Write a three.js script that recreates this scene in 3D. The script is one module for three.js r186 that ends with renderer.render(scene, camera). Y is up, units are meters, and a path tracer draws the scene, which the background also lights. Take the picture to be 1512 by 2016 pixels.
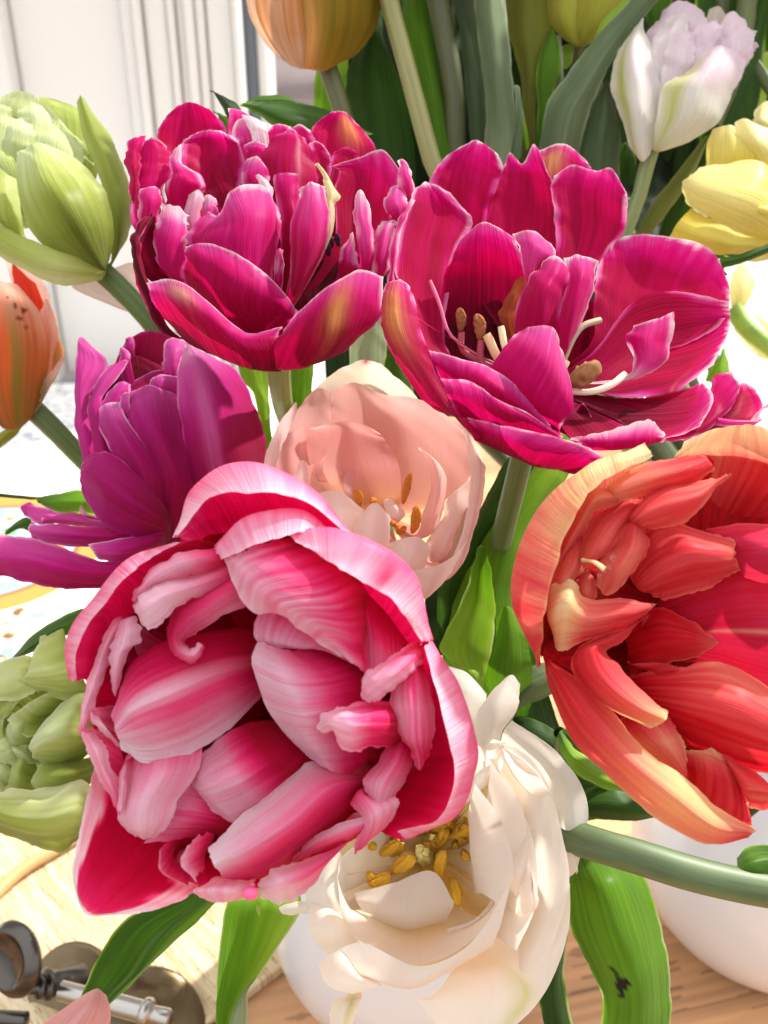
import * as THREE from 'three';
import { RoundedBoxGeometry } from 'three/addons/geometries/RoundedBoxGeometry.js';
import { mergeGeometries } from 'three/addons/utils/BufferGeometryUtils.js';

// ---------- camera, light, exposure ----------
const scene = new THREE.Scene();
const FOV = 52, PITCH = 30 * Math.PI / 180, EYE = new THREE.Vector3(0, 0.5, 0);
const camera = new THREE.PerspectiveCamera(FOV, 768 / 1024, 0.02, 40);
camera.position.copy(EYE);
camera.lookAt(EYE.clone().add(new THREE.Vector3(0, -Math.sin(PITCH), -Math.cos(PITCH))));
camera.focus = 0.33; camera.userData.fStop = 16;
const renderer = new THREE.WebGLRenderer({ antialias: true });
renderer.setSize(768, 1024);
renderer.toneMapping = THREE.LinearToneMapping;
renderer.toneMappingExposure = 1.95;
renderer.shadowMap.enabled = true;
const sm0 = (a, b, x) => { const t = Math.min(1, Math.max(0, (x - a) / (b - a))); return t * t * (3 - 2 * t); };
// soft pale daylight all round: a bright hazy day
{
  const w = 64, h = 32, d = new Float32Array(w * h * 4);
  for (let j = 0; j < h; j++) for (let i = 0; i < w; i++) {
    const e = (j + 0.5) / h * 2 - 1, k = (j * w + i) * 4;          // -1 below, 1 above
    const b = e < 0 ? 0.15 : 0.15 + 0.55 * sm0(0, 0.12, e) + 0.3 * e;
    d[k] = b * 1.0; d[k + 1] = b * 1.0; d[k + 2] = b * 1.02; d[k + 3] = 1;
  }
  const t = new THREE.DataTexture(d, w, h, THREE.RGBAFormat, THREE.FloatType);
  t.mapping = THREE.EquirectangularReflectionMapping; t.magFilter = THREE.LinearFilter; t.needsUpdate = true;
  scene.background = t; scene.environment = t;
}
const sun = new THREE.DirectionalLight(new THREE.Color(1, 0.95, 0.86), 4.3);
sun.position.set(1.75, 2.3, -1.75); sun.target.position.set(0, 0.3, -0.35);
sun.castShadow = true; sun.shadow.radius = 4; sun.shadow.mapSize.set(2048, 2048);
Object.assign(sun.shadow.camera, { left: -1, right: 1, top: 1, bottom: -1, near: 0.1, far: 6 });
scene.add(sun, sun.target);

// ---------- helpers ----------
const FPX = 1008 / Math.tan(FOV / 2 * Math.PI / 180);
const FW = new THREE.Vector3(0, -Math.sin(PITCH), -Math.cos(PITCH)), UP = new THREE.Vector3(0, Math.cos(PITCH), -Math.sin(PITCH));
function dir(px, py) { return FW.clone().addScaledVector(UP, (1008 - py) / FPX).add(new THREE.Vector3((px - 756) / FPX, 0, 0)); }
function at(px, py, d) { return EYE.clone().addScaledVector(dir(px, py), d); }
function onY(px, py, y) { const r = dir(px, py); return EYE.clone().addScaledVector(r, (y - EYE.y) / r.y); }
function onZ(px, py, z) { const r = dir(px, py); return EYE.clone().addScaledVector(r, (z - EYE.z) / r.z); }
let seed = 7; const rnd = () => { seed = (seed * 1664525 + 1013904223) >>> 0; return seed / 4294967296; };
function h2(i, j, s) { let n = (i * 374761393 + j * 668265263 + s * 974634777) | 0; n = Math.imul(n ^ (n >>> 13), 1274126177); return ((n ^ (n >>> 16)) >>> 0) / 4294967296; }
function noise(x, y, s = 0) {                                          // -1 .. 1
  const i = Math.floor(x), j = Math.floor(y), a = x - i, b = y - j, u = a * a * (3 - 2 * a), v = b * b * (3 - 2 * b);
  return 2 * ((h2(i, j, s) * (1 - u) + h2(i + 1, j, s) * u) * (1 - v) + (h2(i, j + 1, s) * (1 - u) + h2(i + 1, j + 1, s) * u) * v) - 1;
}
const sm = (a, b, x) => { const t = Math.min(1, Math.max(0, (x - a) / (b - a))); return t * t * (3 - 2 * t); };
const names = {};
function numbered(n) { const k = names[n] = (names[n] ?? -1) + 1; return k ? n + '_' + String(k).padStart(3, '0') : n; }
function tag(o, label, category, group, kind) {
  if (label) o.userData.label = label; if (category) o.userData.category = category;
  if (group) o.userData.group = group; if (kind) o.userData.kind = kind; return o;
}
function thing(name, label, category, pos, group) {
  const o = new THREE.Group(); o.name = numbered(name); o.position.copy(pos); scene.add(o);
  return tag(o, label, category, group);
}
function part(name, geo, mat, parent) {                                // geometry in world space, moved under its thing
  const m = new THREE.Mesh(geo, mat); m.name = parent ? name : numbered(name); m.castShadow = m.receiveShadow = true;
  if (parent) { let q = parent, off = new THREE.Vector3(); while (q && q !== scene) { off.add(q.position); q = q.parent; } geo.translate(-off.x, -off.y, -off.z); }
  (parent || scene).add(m); return m;
}
function structure(name, geo, mat) { const m = part(name, geo, mat); m.userData.kind = 'structure'; return m; }
function box(x0, x1, y0, y1, z0, z1, r = 0.002) {
  const g = new RoundedBoxGeometry(x1 - x0, y1 - y0, z1 - z0, 2, r); g.translate((x0 + x1) / 2, (y0 + y1) / 2, (z0 + z1) / 2); return g;
}
function dataTex(w, h, f, srgb) {
  const d = new Uint8Array(w * h * 4);
  for (let j = 0; j < h; j++) for (let i = 0; i < w; i++) {
    const c = f(i / w, j / h, i, j), k = (j * w + i) * 4;
    d[k] = 255 * Math.min(1, Math.max(0, c[0])); d[k + 1] = 255 * Math.min(1, Math.max(0, c[1])); d[k + 2] = 255 * Math.min(1, Math.max(0, c[2])); d[k + 3] = 255;
  }
  const t = new THREE.DataTexture(d, w, h); t.wrapS = t.wrapT = THREE.RepeatWrapping; t.magFilter = THREE.LinearFilter;
  t.minFilter = THREE.LinearMipmapLinearFilter; t.generateMipmaps = true; if (srgb) t.colorSpace = THREE.SRGBColorSpace; t.needsUpdate = true; return t;
}
// veins: fine streaks that run along v
function tn(x, y, px, py, s) {                                         // tiling noise
  const i = Math.floor(x), j = Math.floor(y), a = x - i, b = y - j, u = a * a * (3 - 2 * a), v = b * b * (3 - 2 * b), m = (n, p) => ((n % p) + p) % p;
  const g = (p, q) => h2(m(p, px), m(q, py), s);
  return 2 * ((g(i, j) * (1 - u) + g(i + 1, j) * u) * (1 - v) + (g(i, j + 1) * (1 - u) + g(i + 1, j + 1) * u) * v) - 1;
}
const veinHeight = (u, v) => {
  const w = u + 0.006 * tn(u * 4, v * 3, 4, 3, 5);
  return 0.5 * tn(w * 64, v * 2, 64, 2, 1) + 0.35 * tn(w * 128, v * 4, 128, 4, 2) + 0.3 * tn(w * 24, v * 2, 24, 2, 3);
};
const veinMap = dataTex(512, 256, (u, v) => { const h = veinHeight(u, v), b = 0.92 + 0.075 * h + 0.03 * tn(u * 60, v * 60, 60, 60, 8); return [b, b, b]; });
const softMap = dataTex(512, 256, (u, v) => { const h = veinHeight(u, v), b = 0.96 + 0.022 * h + 0.015 * tn(u * 6, v * 5, 6, 5, 8); return [b, b, b]; });
const veinBump = dataTex(512, 256, (u, v) => { const b = 0.5 + 0.35 * veinHeight(u, v); return [b, b, b]; });
function petalMat(through, coat, bump = 0.00034, spec = 0.3, map = veinMap) {
  return new THREE.MeshPhysicalMaterial({ vertexColors: true, map, bumpMap: veinBump, bumpScale: bump, roughness: 0.97, transmission: through, thickness: 0, clearcoat: coat, clearcoatRoughness: 0.36, specularIntensity: spec, side: THREE.DoubleSide });
}
const P = a => [...a].sort((x, y) => x[0] - y[0]);
function ramp(stops, c) {
  if (c <= stops[0][0]) return stops[0].slice(1);
  for (let i = 1; i < stops.length; i++) if (c <= stops[i][0]) {
    const a = stops[i - 1], b = stops[i], t = (c - a[0]) / (b[0] - a[0]); return [1, 2, 3].map(k => a[k] + (b[k] - a[k]) * t);
  }
  return stops[stops.length - 1].slice(1);
}
// A curved sheet through rows of world points (base row first); pigment value per row
let sheetCount = 0;
function sheet(rows, cs, o, pxU, pxV) {
  const id = ++sheetCount, nu = Math.round(Math.min(34, Math.max(8, pxU / 7))), nv = Math.round(Math.min(52, Math.max(10, pxV / 7)));
  const cr = rows.map(r => new THREE.CatmullRomCurve3(r, false, 'centripetal')), G = [];
  for (let j = 0; j <= nu; j++) {
    const c = new THREE.CatmullRomCurve3(cr.map(k => k.getPoint(j / nu)), false, 'centripetal'), col = [];
    for (let i = 0; i <= nv; i++) col.push(c.getPoint(i / nv));
    G.push(col);
  }
  // sizes
  let W = 0, L = 0;
  for (let j = 0; j < nu; j++) W += G[j][Math.round(nv * 0.6)].distanceTo(G[j + 1][Math.round(nv * 0.6)]);
  const mid = G[nu >> 1]; for (let i = 0; i < nv; i++) L += mid[i].distanceTo(mid[i + 1]);
  const pos = [], colr = [], uv = [], idx = [], A = new THREE.Vector3(), B = new THREE.Vector3();
  const wav = (o.w ?? 0.6) / 1000, jag = (o.j ?? 0.25) / 1000, ew = o.e ?? 0, fl = o.flame, kk = o.k, uo = rnd() * 5;
  for (let i = 0; i <= nv; i++) for (let j = 0; j <= nu; j++) {
    const u = j / nu, v = i / nv, p = G[j][i].clone();
    A.subVectors(G[Math.min(nu, j + 1)][i], G[Math.max(0, j - 1)][i]); B.subVectors(G[j][Math.min(nv, i + 1)], G[j][Math.max(0, i - 1)]);
    const a = A.clone().normalize(), b = B.clone().normalize(), n = a.clone().cross(b); if (n.lengthSq() > 1e-12) n.normalize();
    const du = Math.min(u, 1 - u) * W * 1000, dv = (1 - v) * L * 1000, de = Math.min(du, dv);   // mm to the rim
    const rim = Math.exp(-de / 4), s = (u < 0.5 ? -1 : 1), t = v * L * 1000 + u * W * 1000 * 0.7;
    p.addScaledVector(n, wav * ((0.35 + rim * 1.1) * noise(t / 6, id * 3.1, 3) * Math.min(1, v * 3) + 0.5 * rim * noise(t / 2.4, id * 1.7, 4) + 0.75 * noise(u * W * 1000 / 5.5, v * 1.3, id + 5) * Math.min(1, v * 2.5)));
    if (de < 1e-6 && v > 0.15) {
      const q = jag * (noise(t / 1.6, id * 2.3, 6) + 0.7 * noise(t / 4.5, id * 2.9, 7) + 0.4 * noise(t / 0.7, id, 9));
      if (dv < 1e-6) p.addScaledVector(b, q); else p.addScaledVector(a, q * s);
    }
    pos.push(p.x, p.y, p.z);
    // pigment
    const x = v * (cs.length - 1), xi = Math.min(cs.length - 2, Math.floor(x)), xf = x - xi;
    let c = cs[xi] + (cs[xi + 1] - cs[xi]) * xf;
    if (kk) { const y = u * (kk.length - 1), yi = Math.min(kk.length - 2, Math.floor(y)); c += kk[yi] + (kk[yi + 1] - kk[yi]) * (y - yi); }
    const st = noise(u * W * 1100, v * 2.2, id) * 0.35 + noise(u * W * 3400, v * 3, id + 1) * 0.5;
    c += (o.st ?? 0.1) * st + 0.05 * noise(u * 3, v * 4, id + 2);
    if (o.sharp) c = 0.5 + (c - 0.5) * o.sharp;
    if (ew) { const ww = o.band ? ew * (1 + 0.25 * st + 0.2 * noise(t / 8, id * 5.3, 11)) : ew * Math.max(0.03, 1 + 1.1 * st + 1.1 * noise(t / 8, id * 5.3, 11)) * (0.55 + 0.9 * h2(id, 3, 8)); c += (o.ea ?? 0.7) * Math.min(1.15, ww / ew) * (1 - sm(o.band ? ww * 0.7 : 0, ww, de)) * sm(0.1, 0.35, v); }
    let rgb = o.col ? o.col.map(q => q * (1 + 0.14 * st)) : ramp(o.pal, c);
    if (fl) for (const f of (Array.isArray(fl[0]) ? fl : [fl])) {
      const g = Math.exp(-(((u - f[0]) / f[2]) ** 2) - (((v - f[1]) / f[3]) ** 2)) * (0.8 + 0.5 * st); const q = Math.min(1, Math.max(0, g * 1.15));
      rgb = rgb.map((z, m) => z + (f[4][m] - z) * q);
    }
    if (o.spots) for (const f of o.spots) { const g = Math.hypot((u - f[0]) / f[2], (v - f[1]) / f[3]) + 0.5 * noise(u * 40, v * 60, id); if (g < 1) rgb = f[4]; }
    colr.push(...rgb);
    uv.push(uo + u * W / 0.03, v * L / 0.06);
  }
  for (let i = 0; i < nv; i++) for (let j = 0; j < nu; j++) { const a = i * (nu + 1) + j; idx.push(a, a + 1, a + nu + 2, a, a + nu + 2, a + nu + 1); }
  const g = new THREE.BufferGeometry();
  g.setAttribute('position', new THREE.Float32BufferAttribute(pos, 3)); g.setAttribute('color', new THREE.Float32BufferAttribute(colr, 3));
  g.setAttribute('uv', new THREE.Float32BufferAttribute(uv, 2)); g.setIndex(idx); g.computeVertexNormals(); return g;
}
// read a row [c, x,y,z, x,y,z ...] -> world points; frame = {x0,y0,s,D}
function rowPts(r, f) { const q = []; for (let i = 1; i < r.length; i += 3) q.push(at(f.x0 + r[i] * f.s, f.y0 + r[i + 1] * f.s, f.D - r[i + 2] / 1000)); return q; }
function spanPx(rows, f) {
  let U = 0, V = 0; for (const r of rows) { const n = r.length; U = Math.max(U, Math.hypot(r[1] - r[n - 3], r[2] - r[n - 2], r[3] - r[n - 1])); }
  for (let i = 1; i < rows.length; i++) { const a = rows[i - 1], b = rows[i], m = 1 + 3 * ((a.length - 1) / 3 >> 1), q = 1 + 3 * ((b.length - 1) / 3 >> 1); V += Math.hypot(a[m] - b[q], a[m + 1] - b[q + 1], (a[m + 2] - b[q + 2]) * 8); }
  return [U * f.s * 1.2, V * f.s * 1.2];
}
function flower(name, label, group, f) {
  const base = at(f.x0 + f.base[0] * f.s, f.y0 + f.base[1] * f.s, f.D - f.base[2] / 1000);
  const g = thing(name, label, 'tulip', base, group); f.g = g; f.at = base;
  f.P = (x, y, z) => at(f.x0 + x * f.s, f.y0 + y * f.s, f.D - z / 1000);
  f.p = (rows, o = {}) => {
    const pts = rows.map(r => rowPts(r, f)), cs = rows.map(r => r[0]), wd = o.wide ?? f.wide;
    if (wd) pts.forEach((q, i) => { if (q.length === 3 && i < pts.length - 1) for (const k of [0, 2]) q[k].addScaledVector(q[k].clone().sub(q[1]), wd - 1).addScaledVector(FW, 0.0008); });
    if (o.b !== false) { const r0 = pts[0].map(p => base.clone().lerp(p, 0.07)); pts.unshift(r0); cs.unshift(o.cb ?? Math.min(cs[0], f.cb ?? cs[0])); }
    const [U, V] = spanPx(rows, f);
    return part('petal', sheet(pts, cs, { pal: f.pal, w: f.w, j: f.j, st: f.st, e: f.e, ea: f.ea, sharp: f.sharp, ...o }, U, V * 1.2), o.mat || f.mat, g);
  };
  // a ring of plain petals that closes the cup behind the traced ones
  f.ring = (cx, cy, rx, ry, z, n, c, a0 = 0, a1 = 360, o = {}) => {
    for (let k = 0; k < n; k++) {
      const m = (a0 + (a1 - a0) * (k + 0.5) / n) * Math.PI / 180, dl = (a1 - a0) / n * 0.75 * Math.PI / 180, zz = z + (k % 2 ? -2.5 : 0);
      const pt = (a, q, zq) => [cx + Math.cos(a) * rx * q, cy + Math.sin(a) * ry * q, zq], B = f.base, mix = (p, t) => [p[0] + (B[0] - p[0]) * t, p[1] + (B[1] - p[1]) * t, p[2]];
      const row = (q, zq, t, cc) => [cc, ...mix(pt(m - dl, q, zq), t), ...mix(pt(m, q * 1.02, zq - 1.5), t), ...mix(pt(m + dl, q, zq), t)];
      f.p([row(0.8, B[2] * 0.55 + zz * 0.45, 0.35, c), row(0.98, B[2] * 0.22 + zz * 0.78, 0.1, c), row(0.98, zz, 0, c + 0.1)], o);
    }
  };
  return f;
}
function tube(pts, r0, r1, seg = 40) {
  const c = new THREE.CatmullRomCurve3(pts), n = 14, g = new THREE.TubeGeometry(c, seg, 1, n, false), p = g.attributes.position;
  for (let i = 0; i <= seg; i++) {
    const o = c.getPointAt(i / seg), r = r0 + (r1 - r0) * i / seg + 0.0002 * noise(i * 0.4, 3, 2);
    for (let k = 0; k <= n; k++) { const q = i * (n + 1) + k; p.setXYZ(q, o.x + (p.getX(q) - o.x) * r, o.y + (p.getY(q) - o.y) * r, o.z + (p.getZ(q) - o.z) * r); }
  }
  g.computeVertexNormals(); return g;
}
// ---------- setting ----------
const WALLZ = -1.2, wx = px => onZ(px, 100, WALLZ).x;
const grainTex = (w, h, f) => dataTex(w, h, f, true);
const paint = new THREE.MeshStandardMaterial({ color: new THREE.Color().setRGB(0.74, 0.73, 0.7), roughness: 0.4, bumpMap: dataTex(128, 128, (u, v) => { const b = 0.5 + 0.3 * tn(u * 12, v * 40, 12, 40, 3) + 0.2 * tn(u * 64, v * 64, 64, 64, 4); return [b, b, b]; }), bumpScale: 0.0003 });
const whitePaint = paint;
// table top of pale wood
const woodTex = grainTex(1024, 1024, (u, v) => {
  const k = Math.hypot((u - 0.71) * 1.0, (v - 0.52) * 1.6), sw = 0.05 * Math.exp(-k * k * 60);
  const y = v * 26 + 1.6 * tn(u * 3, v * 4, 3, 4, 1) + 0.6 * tn(u * 7, v * 8, 7, 8, 2) + sw * 40;
  const ring = 0.5 + 0.5 * Math.sin(y * 3.0), fine = tn(u * 20, v * 300, 20, 300, 5), pore = tn(u * 50, v * 420, 50, 420, 9);
  let b = 0.72 + 0.13 * ring + 0.07 * fine - (pore > 0.62 ? 0.16 : 0) + 0.08 * tn(u * 4, v * 6, 4, 6, 7);
  const knot = Math.exp(-k * k * 900); b *= 1 - 0.65 * knot;
  return [0.93 * b + 0.03, 0.73 * b, 0.52 * b];
});
woodTex.repeat.set(1.0, 1.0);
const wood = new THREE.MeshStandardMaterial({ map: woodTex, bumpMap: woodTex, bumpScale: 0.0004, roughness: 0.55 });
{
  const g = box(-1.1, 1.2, -0.04, 0, -1.17, 0.25, 0.004), p = g.attributes.position, uv = [];
  for (let i = 0; i < p.count; i++) uv.push(p.getX(i) / 1.1 + 0.5, (p.getZ(i) + p.getX(i) * 0.25) / 1.1 + 1);
  g.setAttribute('uv', new THREE.Float32BufferAttribute(uv, 2)); structure('table_top', g, wood);
}
// window wall on the far side: plain panel, moulded casing, sash, glass, and a deep white sill
structure('wall', box(-2.2, wx(28), 0, 1.6, WALLZ - 0.12, WALLZ + 0.03, 0.006), paint);
const frame = thing('window_frame', 'white painted window casing with stepped vertical mouldings', 'window', new THREE.Vector3(wx(365), 0.0, WALLZ));
const strips = [[28, 250, 0, 'panel'], [250, 276, 0.016, 'moulding'], [276, 293, 0.026, 'moulding'], [293, 341, 0.014, 'moulding'], [341, 356, 0.02, 'moulding'], [356, 373, 0.012, 'moulding'], [373, 393, 0.022, 'moulding'], [393, 412, 0.016, 'moulding'], [412, 466, 0.012, 'panel'], [466, 480, 0.026, 'moulding']];
for (const [a, b, d, n] of strips) part(n, box(wx(a) + 0.0004, wx(b) - 0.0004, 0.001, 1.6, WALLZ - 0.1, WALLZ + d, Math.min(0.006, (wx(b) - wx(a)) * 0.3)), n === 'moulding' ? whitePaint : paint, frame);
part('seal', box(wx(480) + 0.0004, wx(499), 0.001, 1.6, WALLZ - 0.1, WALLZ - 0.01, 0.002), new THREE.MeshStandardMaterial({ color: new THREE.Color().setRGB(0.1, 0.12, 0.15), roughness: 0.3 }), frame);
part('sash', box(wx(499) + 0.0004, wx(522), 0.001, 1.6, WALLZ - 0.1, WALLZ - 0.02, 0.003), whitePaint, frame);
part('pane', box(wx(522) + 0.0005, 1.6, 0.06, 1.6, WALLZ - 0.84, WALLZ - 0.836, 0.001), new THREE.MeshPhysicalMaterial({ transmission: 1, thickness: 0, roughness: 0, color: 0xffffff }), frame);
structure('sill', box(wx(490), 1.8, -0.05, -0.003, -2.1, -1.171, 0.004), whitePaint);
// rough pinkish stone wall outside
{
  const g = new THREE.PlaneGeometry(6, 2.4, 240, 100), p = g.attributes.position;
  for (let i = 0; i < p.count; i++) { const x = p.getX(i), y = p.getY(i); p.setZ(i, 0.05 * noise(x * 6, y * 9, 1) + 0.03 * noise(x * 15, y * 20, 2)); }
  g.translate(1, 0.5, -2.9); g.computeVertexNormals();
  structure('outside_wall', g, new THREE.MeshStandardMaterial({ roughness: 0.9, map: grainTex(256, 256, (u, v) => { const b = 0.66 + 0.16 * tn(u * 14, v * 20, 14, 20, 1) + 0.1 * tn(u * 50, v * 60, 50, 60, 2); return [b * 1.03, b * 0.95, b * 0.94]; }) }));
}
// far half of the table: white cloth with a faded print of blue shapes and tan bands
{
  const c = document.createElement('canvas'); c.width = 2048; c.height = 1475; const x = c.getContext('2d');     // 2048 px a metre
  x.fillStyle = '#efeeeb'; x.fillRect(0, 0, 2048, 1475);
  for (let i = 0; i < 2600; i++) { x.fillStyle = ['#a9adb6', '#d2d0cc', '#989ca6', '#b8bcc4'][i % 4]; x.fillRect(1000 + rnd() * 1000, rnd() * 640, 4 + rnd() * 18, 3 + rnd() * 5); }
  x.fillStyle = '#8fb0d6'; x.beginPath(); x.ellipse(1400, 760, 190, 200, 0, 0, 7); x.fill();
  x.lineWidth = 44; x.strokeStyle = '#b88a44'; x.beginPath(); x.ellipse(1400, 760, 175, 185, 0, 0, 7); x.stroke();
  x.lineWidth = 10; x.strokeStyle = '#8a6028'; x.beginPath(); x.ellipse(1400, 760, 150, 160, 0, 0, 7); x.stroke();
  for (let i = 0; i < 150; i++) { x.fillStyle = ['#b9cde4', '#7da3d2', '#a97f48', '#d6d4ce', '#6a9a58', '#8fb0d6', '#a9c4dc'][i % 7]; x.beginPath(); const a = rnd() * 7, r = 140 * Math.sqrt(rnd()); x.ellipse(1400 + r * Math.cos(a), 760 + r * Math.sin(a), 5 + rnd() * 20, 4 + rnd() * 10, rnd() * 3, 0, 7); x.fill(); }
  for (let i = 0; i < 420; i++) { x.fillStyle = ['#b08c60', '#80542c', '#cfc2a8', '#9bb4cc', '#5c3c22', '#b9c6d0', '#8aa6c4'][i % 7]; x.beginPath(); x.ellipse(1180 + rnd() * 360, 940 + rnd() * 420, 4 + rnd() * 22, 3 + rnd() * 9, rnd() * 3, 0, 7); x.fill(); }
  const t = new THREE.CanvasTexture(c); t.colorSpace = THREE.SRGBColorSpace;
  const g = new THREE.PlaneGeometry(1.0, 0.72, 60, 40); g.rotateX(-Math.PI / 2);
  const p = g.attributes.position; for (let i = 0; i < p.count; i++) p.setY(i, 0.0022 * (1 + noise(p.getX(i) * 9, p.getZ(i) * 9, 4)));
  g.translate(-0.53, 0.004, -0.8); g.computeVertexNormals();
  tag(part('printed_cloth', g, new THREE.MeshStandardMaterial({ map: t, roughness: 0.85 })), 'white cloth printed with pale blue shapes and a tan ring, under the left tulips', 'cloth');
  const g2 = new THREE.PlaneGeometry(0.9, 0.66, 40, 30); g2.rotateX(-Math.PI / 2);
  const p2 = g2.attributes.position; for (let i = 0; i < p2.count; i++) p2.setY(i, 0.0018 * (1 + noise(p2.getX(i) * 9, p2.getZ(i) * 9, 6)));
  g2.translate(0.72, 0.004, -0.82); g2.computeVertexNormals();
  tag(part('white_cloth', g2, new THREE.MeshStandardMaterial({ color: new THREE.Color().setRGB(0.85, 0.85, 0.83), roughness: 0.85 })), 'plain white cloth in the sun behind the right tulips', 'cloth');
}
// pale rough-sawn board on the near left of the table
{
  const c = document.createElement('canvas'); c.width = 900; c.height = 900; const x = c.getContext('2d');
  x.fillStyle = '#c9b48e'; x.fillRect(0, 0, 900, 900);
  for (let i = 0; i < 300; i++) { x.fillStyle = ['rgba(226,212,180,0.35)', 'rgba(160,128,86,0.22)'][i % 2]; x.beginPath(); x.ellipse(rnd() * 900, rnd() * 900, 30 + rnd() * 150, 3 + rnd() * 10, 0.04 * (rnd() - 0.5), 0, 7); x.fill(); }
  for (let i = 0; i < 2600; i++) { x.fillStyle = ['rgba(120,88,50,0.45)', 'rgba(146,112,70,0.4)', 'rgba(236,224,196,0.4)', 'rgba(92,62,34,0.35)'][i % 4]; const q = rnd() * 900, y = rnd() * 900; x.fillRect(q, y + 6 * Math.sin(q * 0.01), 6 + rnd() * 46, 1 + rnd() * 2); }
  for (let i = 0; i < 700; i++) { x.fillStyle = 'rgba(110,80,46,0.4)'; x.fillRect(rnd() * 900, rnd() * 900, 1.6, 5 + rnd() * 9); }
  const t = new THREE.CanvasTexture(c); t.colorSpace = THREE.SRGBColorSpace;
  const a = onY(120, 1800, 0.003), g = new RoundedBoxGeometry(0.2, 0.007, 0.26, 2, 0.0015), p = g.attributes.position, uv = [];
  for (let i = 0; i < p.count; i++) uv.push(p.getZ(i) / 0.27 + 0.5, p.getX(i) / 0.27 + 0.5);
  g.setAttribute('uv', new THREE.Float32BufferAttribute(uv, 2));
  g.rotateY(0.75); g.translate(a.x + 0.01, 0.0037, a.z - 0.03);
  tag(part('sawn_board', g, new THREE.MeshStandardMaterial({ map: t, bumpMap: t, bumpScale: 0.0008, roughness: 0.8 })), 'pale rough sawn wooden board lying on the table under the metal fitting', 'board');
  const st = tube([onY(-40, 1790, 0.0115), onY(40, 1715, 0.012), onY(110, 1672, 0.0115), onY(240, 1600, 0.0115)], 0.004, 0.0034, 30);
  tag(part('wooden_stick', st, new THREE.MeshStandardMaterial({ color: new THREE.Color().setRGB(0.55, 0.33, 0.14), roughness: 0.5 })), 'thin tan wooden stick lying across the rough sawn board', 'stick');
}
// vases
const ceramic = new THREE.MeshPhysicalMaterial({ color: new THREE.Color().setRGB(0.64, 0.65, 0.67), roughness: 0.3, clearcoat: 0.7, clearcoatRoughness: 0.2 });
function vase(label, c, R, H, mouth) {
  const prof = [[0.001, 0], [R * 0.55, 0], [R * 0.62, 0.004]];
  for (let i = 1; i <= 16; i++) { const a = -0.9 + 2.05 * i / 16; prof.push([R * Math.cos(a), R * 0.86 + R * Math.sin(a) * 1.0]); }
  prof.push([mouth * 1.02, H - 0.012], [mouth * 1.08, H - 0.003], [mouth * 1.04, H], [mouth * 0.96, H - 0.002], [mouth * 0.9, H - 0.03], [R * 0.5, H * 0.6], [R * 0.5, 0.012], [0.001, 0.01]);
  const v = thing('vase', label, 'vase', new THREE.Vector3(c.x, 0, c.z), 'white ceramic vases');
  const g = new THREE.LatheGeometry(prof.map(p => new THREE.Vector2(...p)), 72); g.translate(c.x, 0, c.z); part('body', g, ceramic, v); return v;
}
const vc1 = onY(805, 1775, 0.062), vc2 = onY(1545, 1640, 0.07);
vase('round white ceramic vase under the white tulip', vc1, 0.07, 0.15, 0.036);
vase('round white ceramic vase under the coral tulip', vc2, 0.08, 0.16, 0.04);
const MOUTH1 = new THREE.Vector3(vc1.x, 0.145, vc1.z), MOUTH2 = new THREE.Vector3(vc2.x, 0.155, vc2.z);
// round wooden board under the first vase
{
  const R = 0.115, g = new THREE.LatheGeometry([[0.001, 0.002], [R - 0.004, 0.002], [R, 0.005], [R, 0.012], [R - 0.003, 0.0155], [0.001, 0.0155]].map(p => new THREE.Vector2(...p)), 80);
}
const leafTex = dataTex(512, 256, (u, v) => { const h = veinHeight(u, v), b = 0.88 + 0.09 * h + 0.07 * tn(u * 9, v * 5, 9, 5, 4); return [b, b, b]; });
const leafMat = new THREE.MeshPhysicalMaterial({ vertexColors: true, map: leafTex, bumpMap: veinBump, bumpScale: 0.0002, roughness: 0.97, transmission: 0.5, thickness: 0, clearcoat: 0.18, clearcoatRoughness: 0.35, specularIntensity: 0.3, side: THREE.DoubleSide });
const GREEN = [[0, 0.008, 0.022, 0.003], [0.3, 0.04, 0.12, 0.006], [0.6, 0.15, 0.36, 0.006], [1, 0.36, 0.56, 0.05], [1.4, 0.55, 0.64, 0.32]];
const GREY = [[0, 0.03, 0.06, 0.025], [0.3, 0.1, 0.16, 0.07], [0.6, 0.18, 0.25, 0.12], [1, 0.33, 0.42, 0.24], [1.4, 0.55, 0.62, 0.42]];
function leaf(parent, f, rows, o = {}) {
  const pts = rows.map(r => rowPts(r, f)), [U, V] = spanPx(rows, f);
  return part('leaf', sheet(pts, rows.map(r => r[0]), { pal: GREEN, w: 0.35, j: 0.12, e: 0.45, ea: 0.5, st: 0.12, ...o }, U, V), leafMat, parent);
}
const stemTex = dataTex(128, 256, (u, v) => { const m = sm(0.1, 0.5, tn(u * 5, v * 4, 5, 4, 6) + 0.5 * tn(u * 30, v * 12, 30, 12, 7)), b = 0.72 + 0.14 * tn(u * 3, v * 36, 3, 36, 1) + 0.1 * tn(u * 40, v * 90, 40, 90, 2); return [b + 0.16 * m, b + 0.13 * m, b + 0.24 * m]; });
const stemMats = {};
function stem(parent, pts, r0, r1, rgb = [0.16, 0.27, 0.06]) {
  const k = rgb.join(); const m = stemMats[k] ||= new THREE.MeshPhysicalMaterial({ color: new THREE.Color().setRGB(...rgb), map: stemTex, roughness: 0.6, clearcoat: 0.25, clearcoatRoughness: 0.4 });
  return part('stem', tube(pts, r0, r1), m, parent);
}
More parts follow.
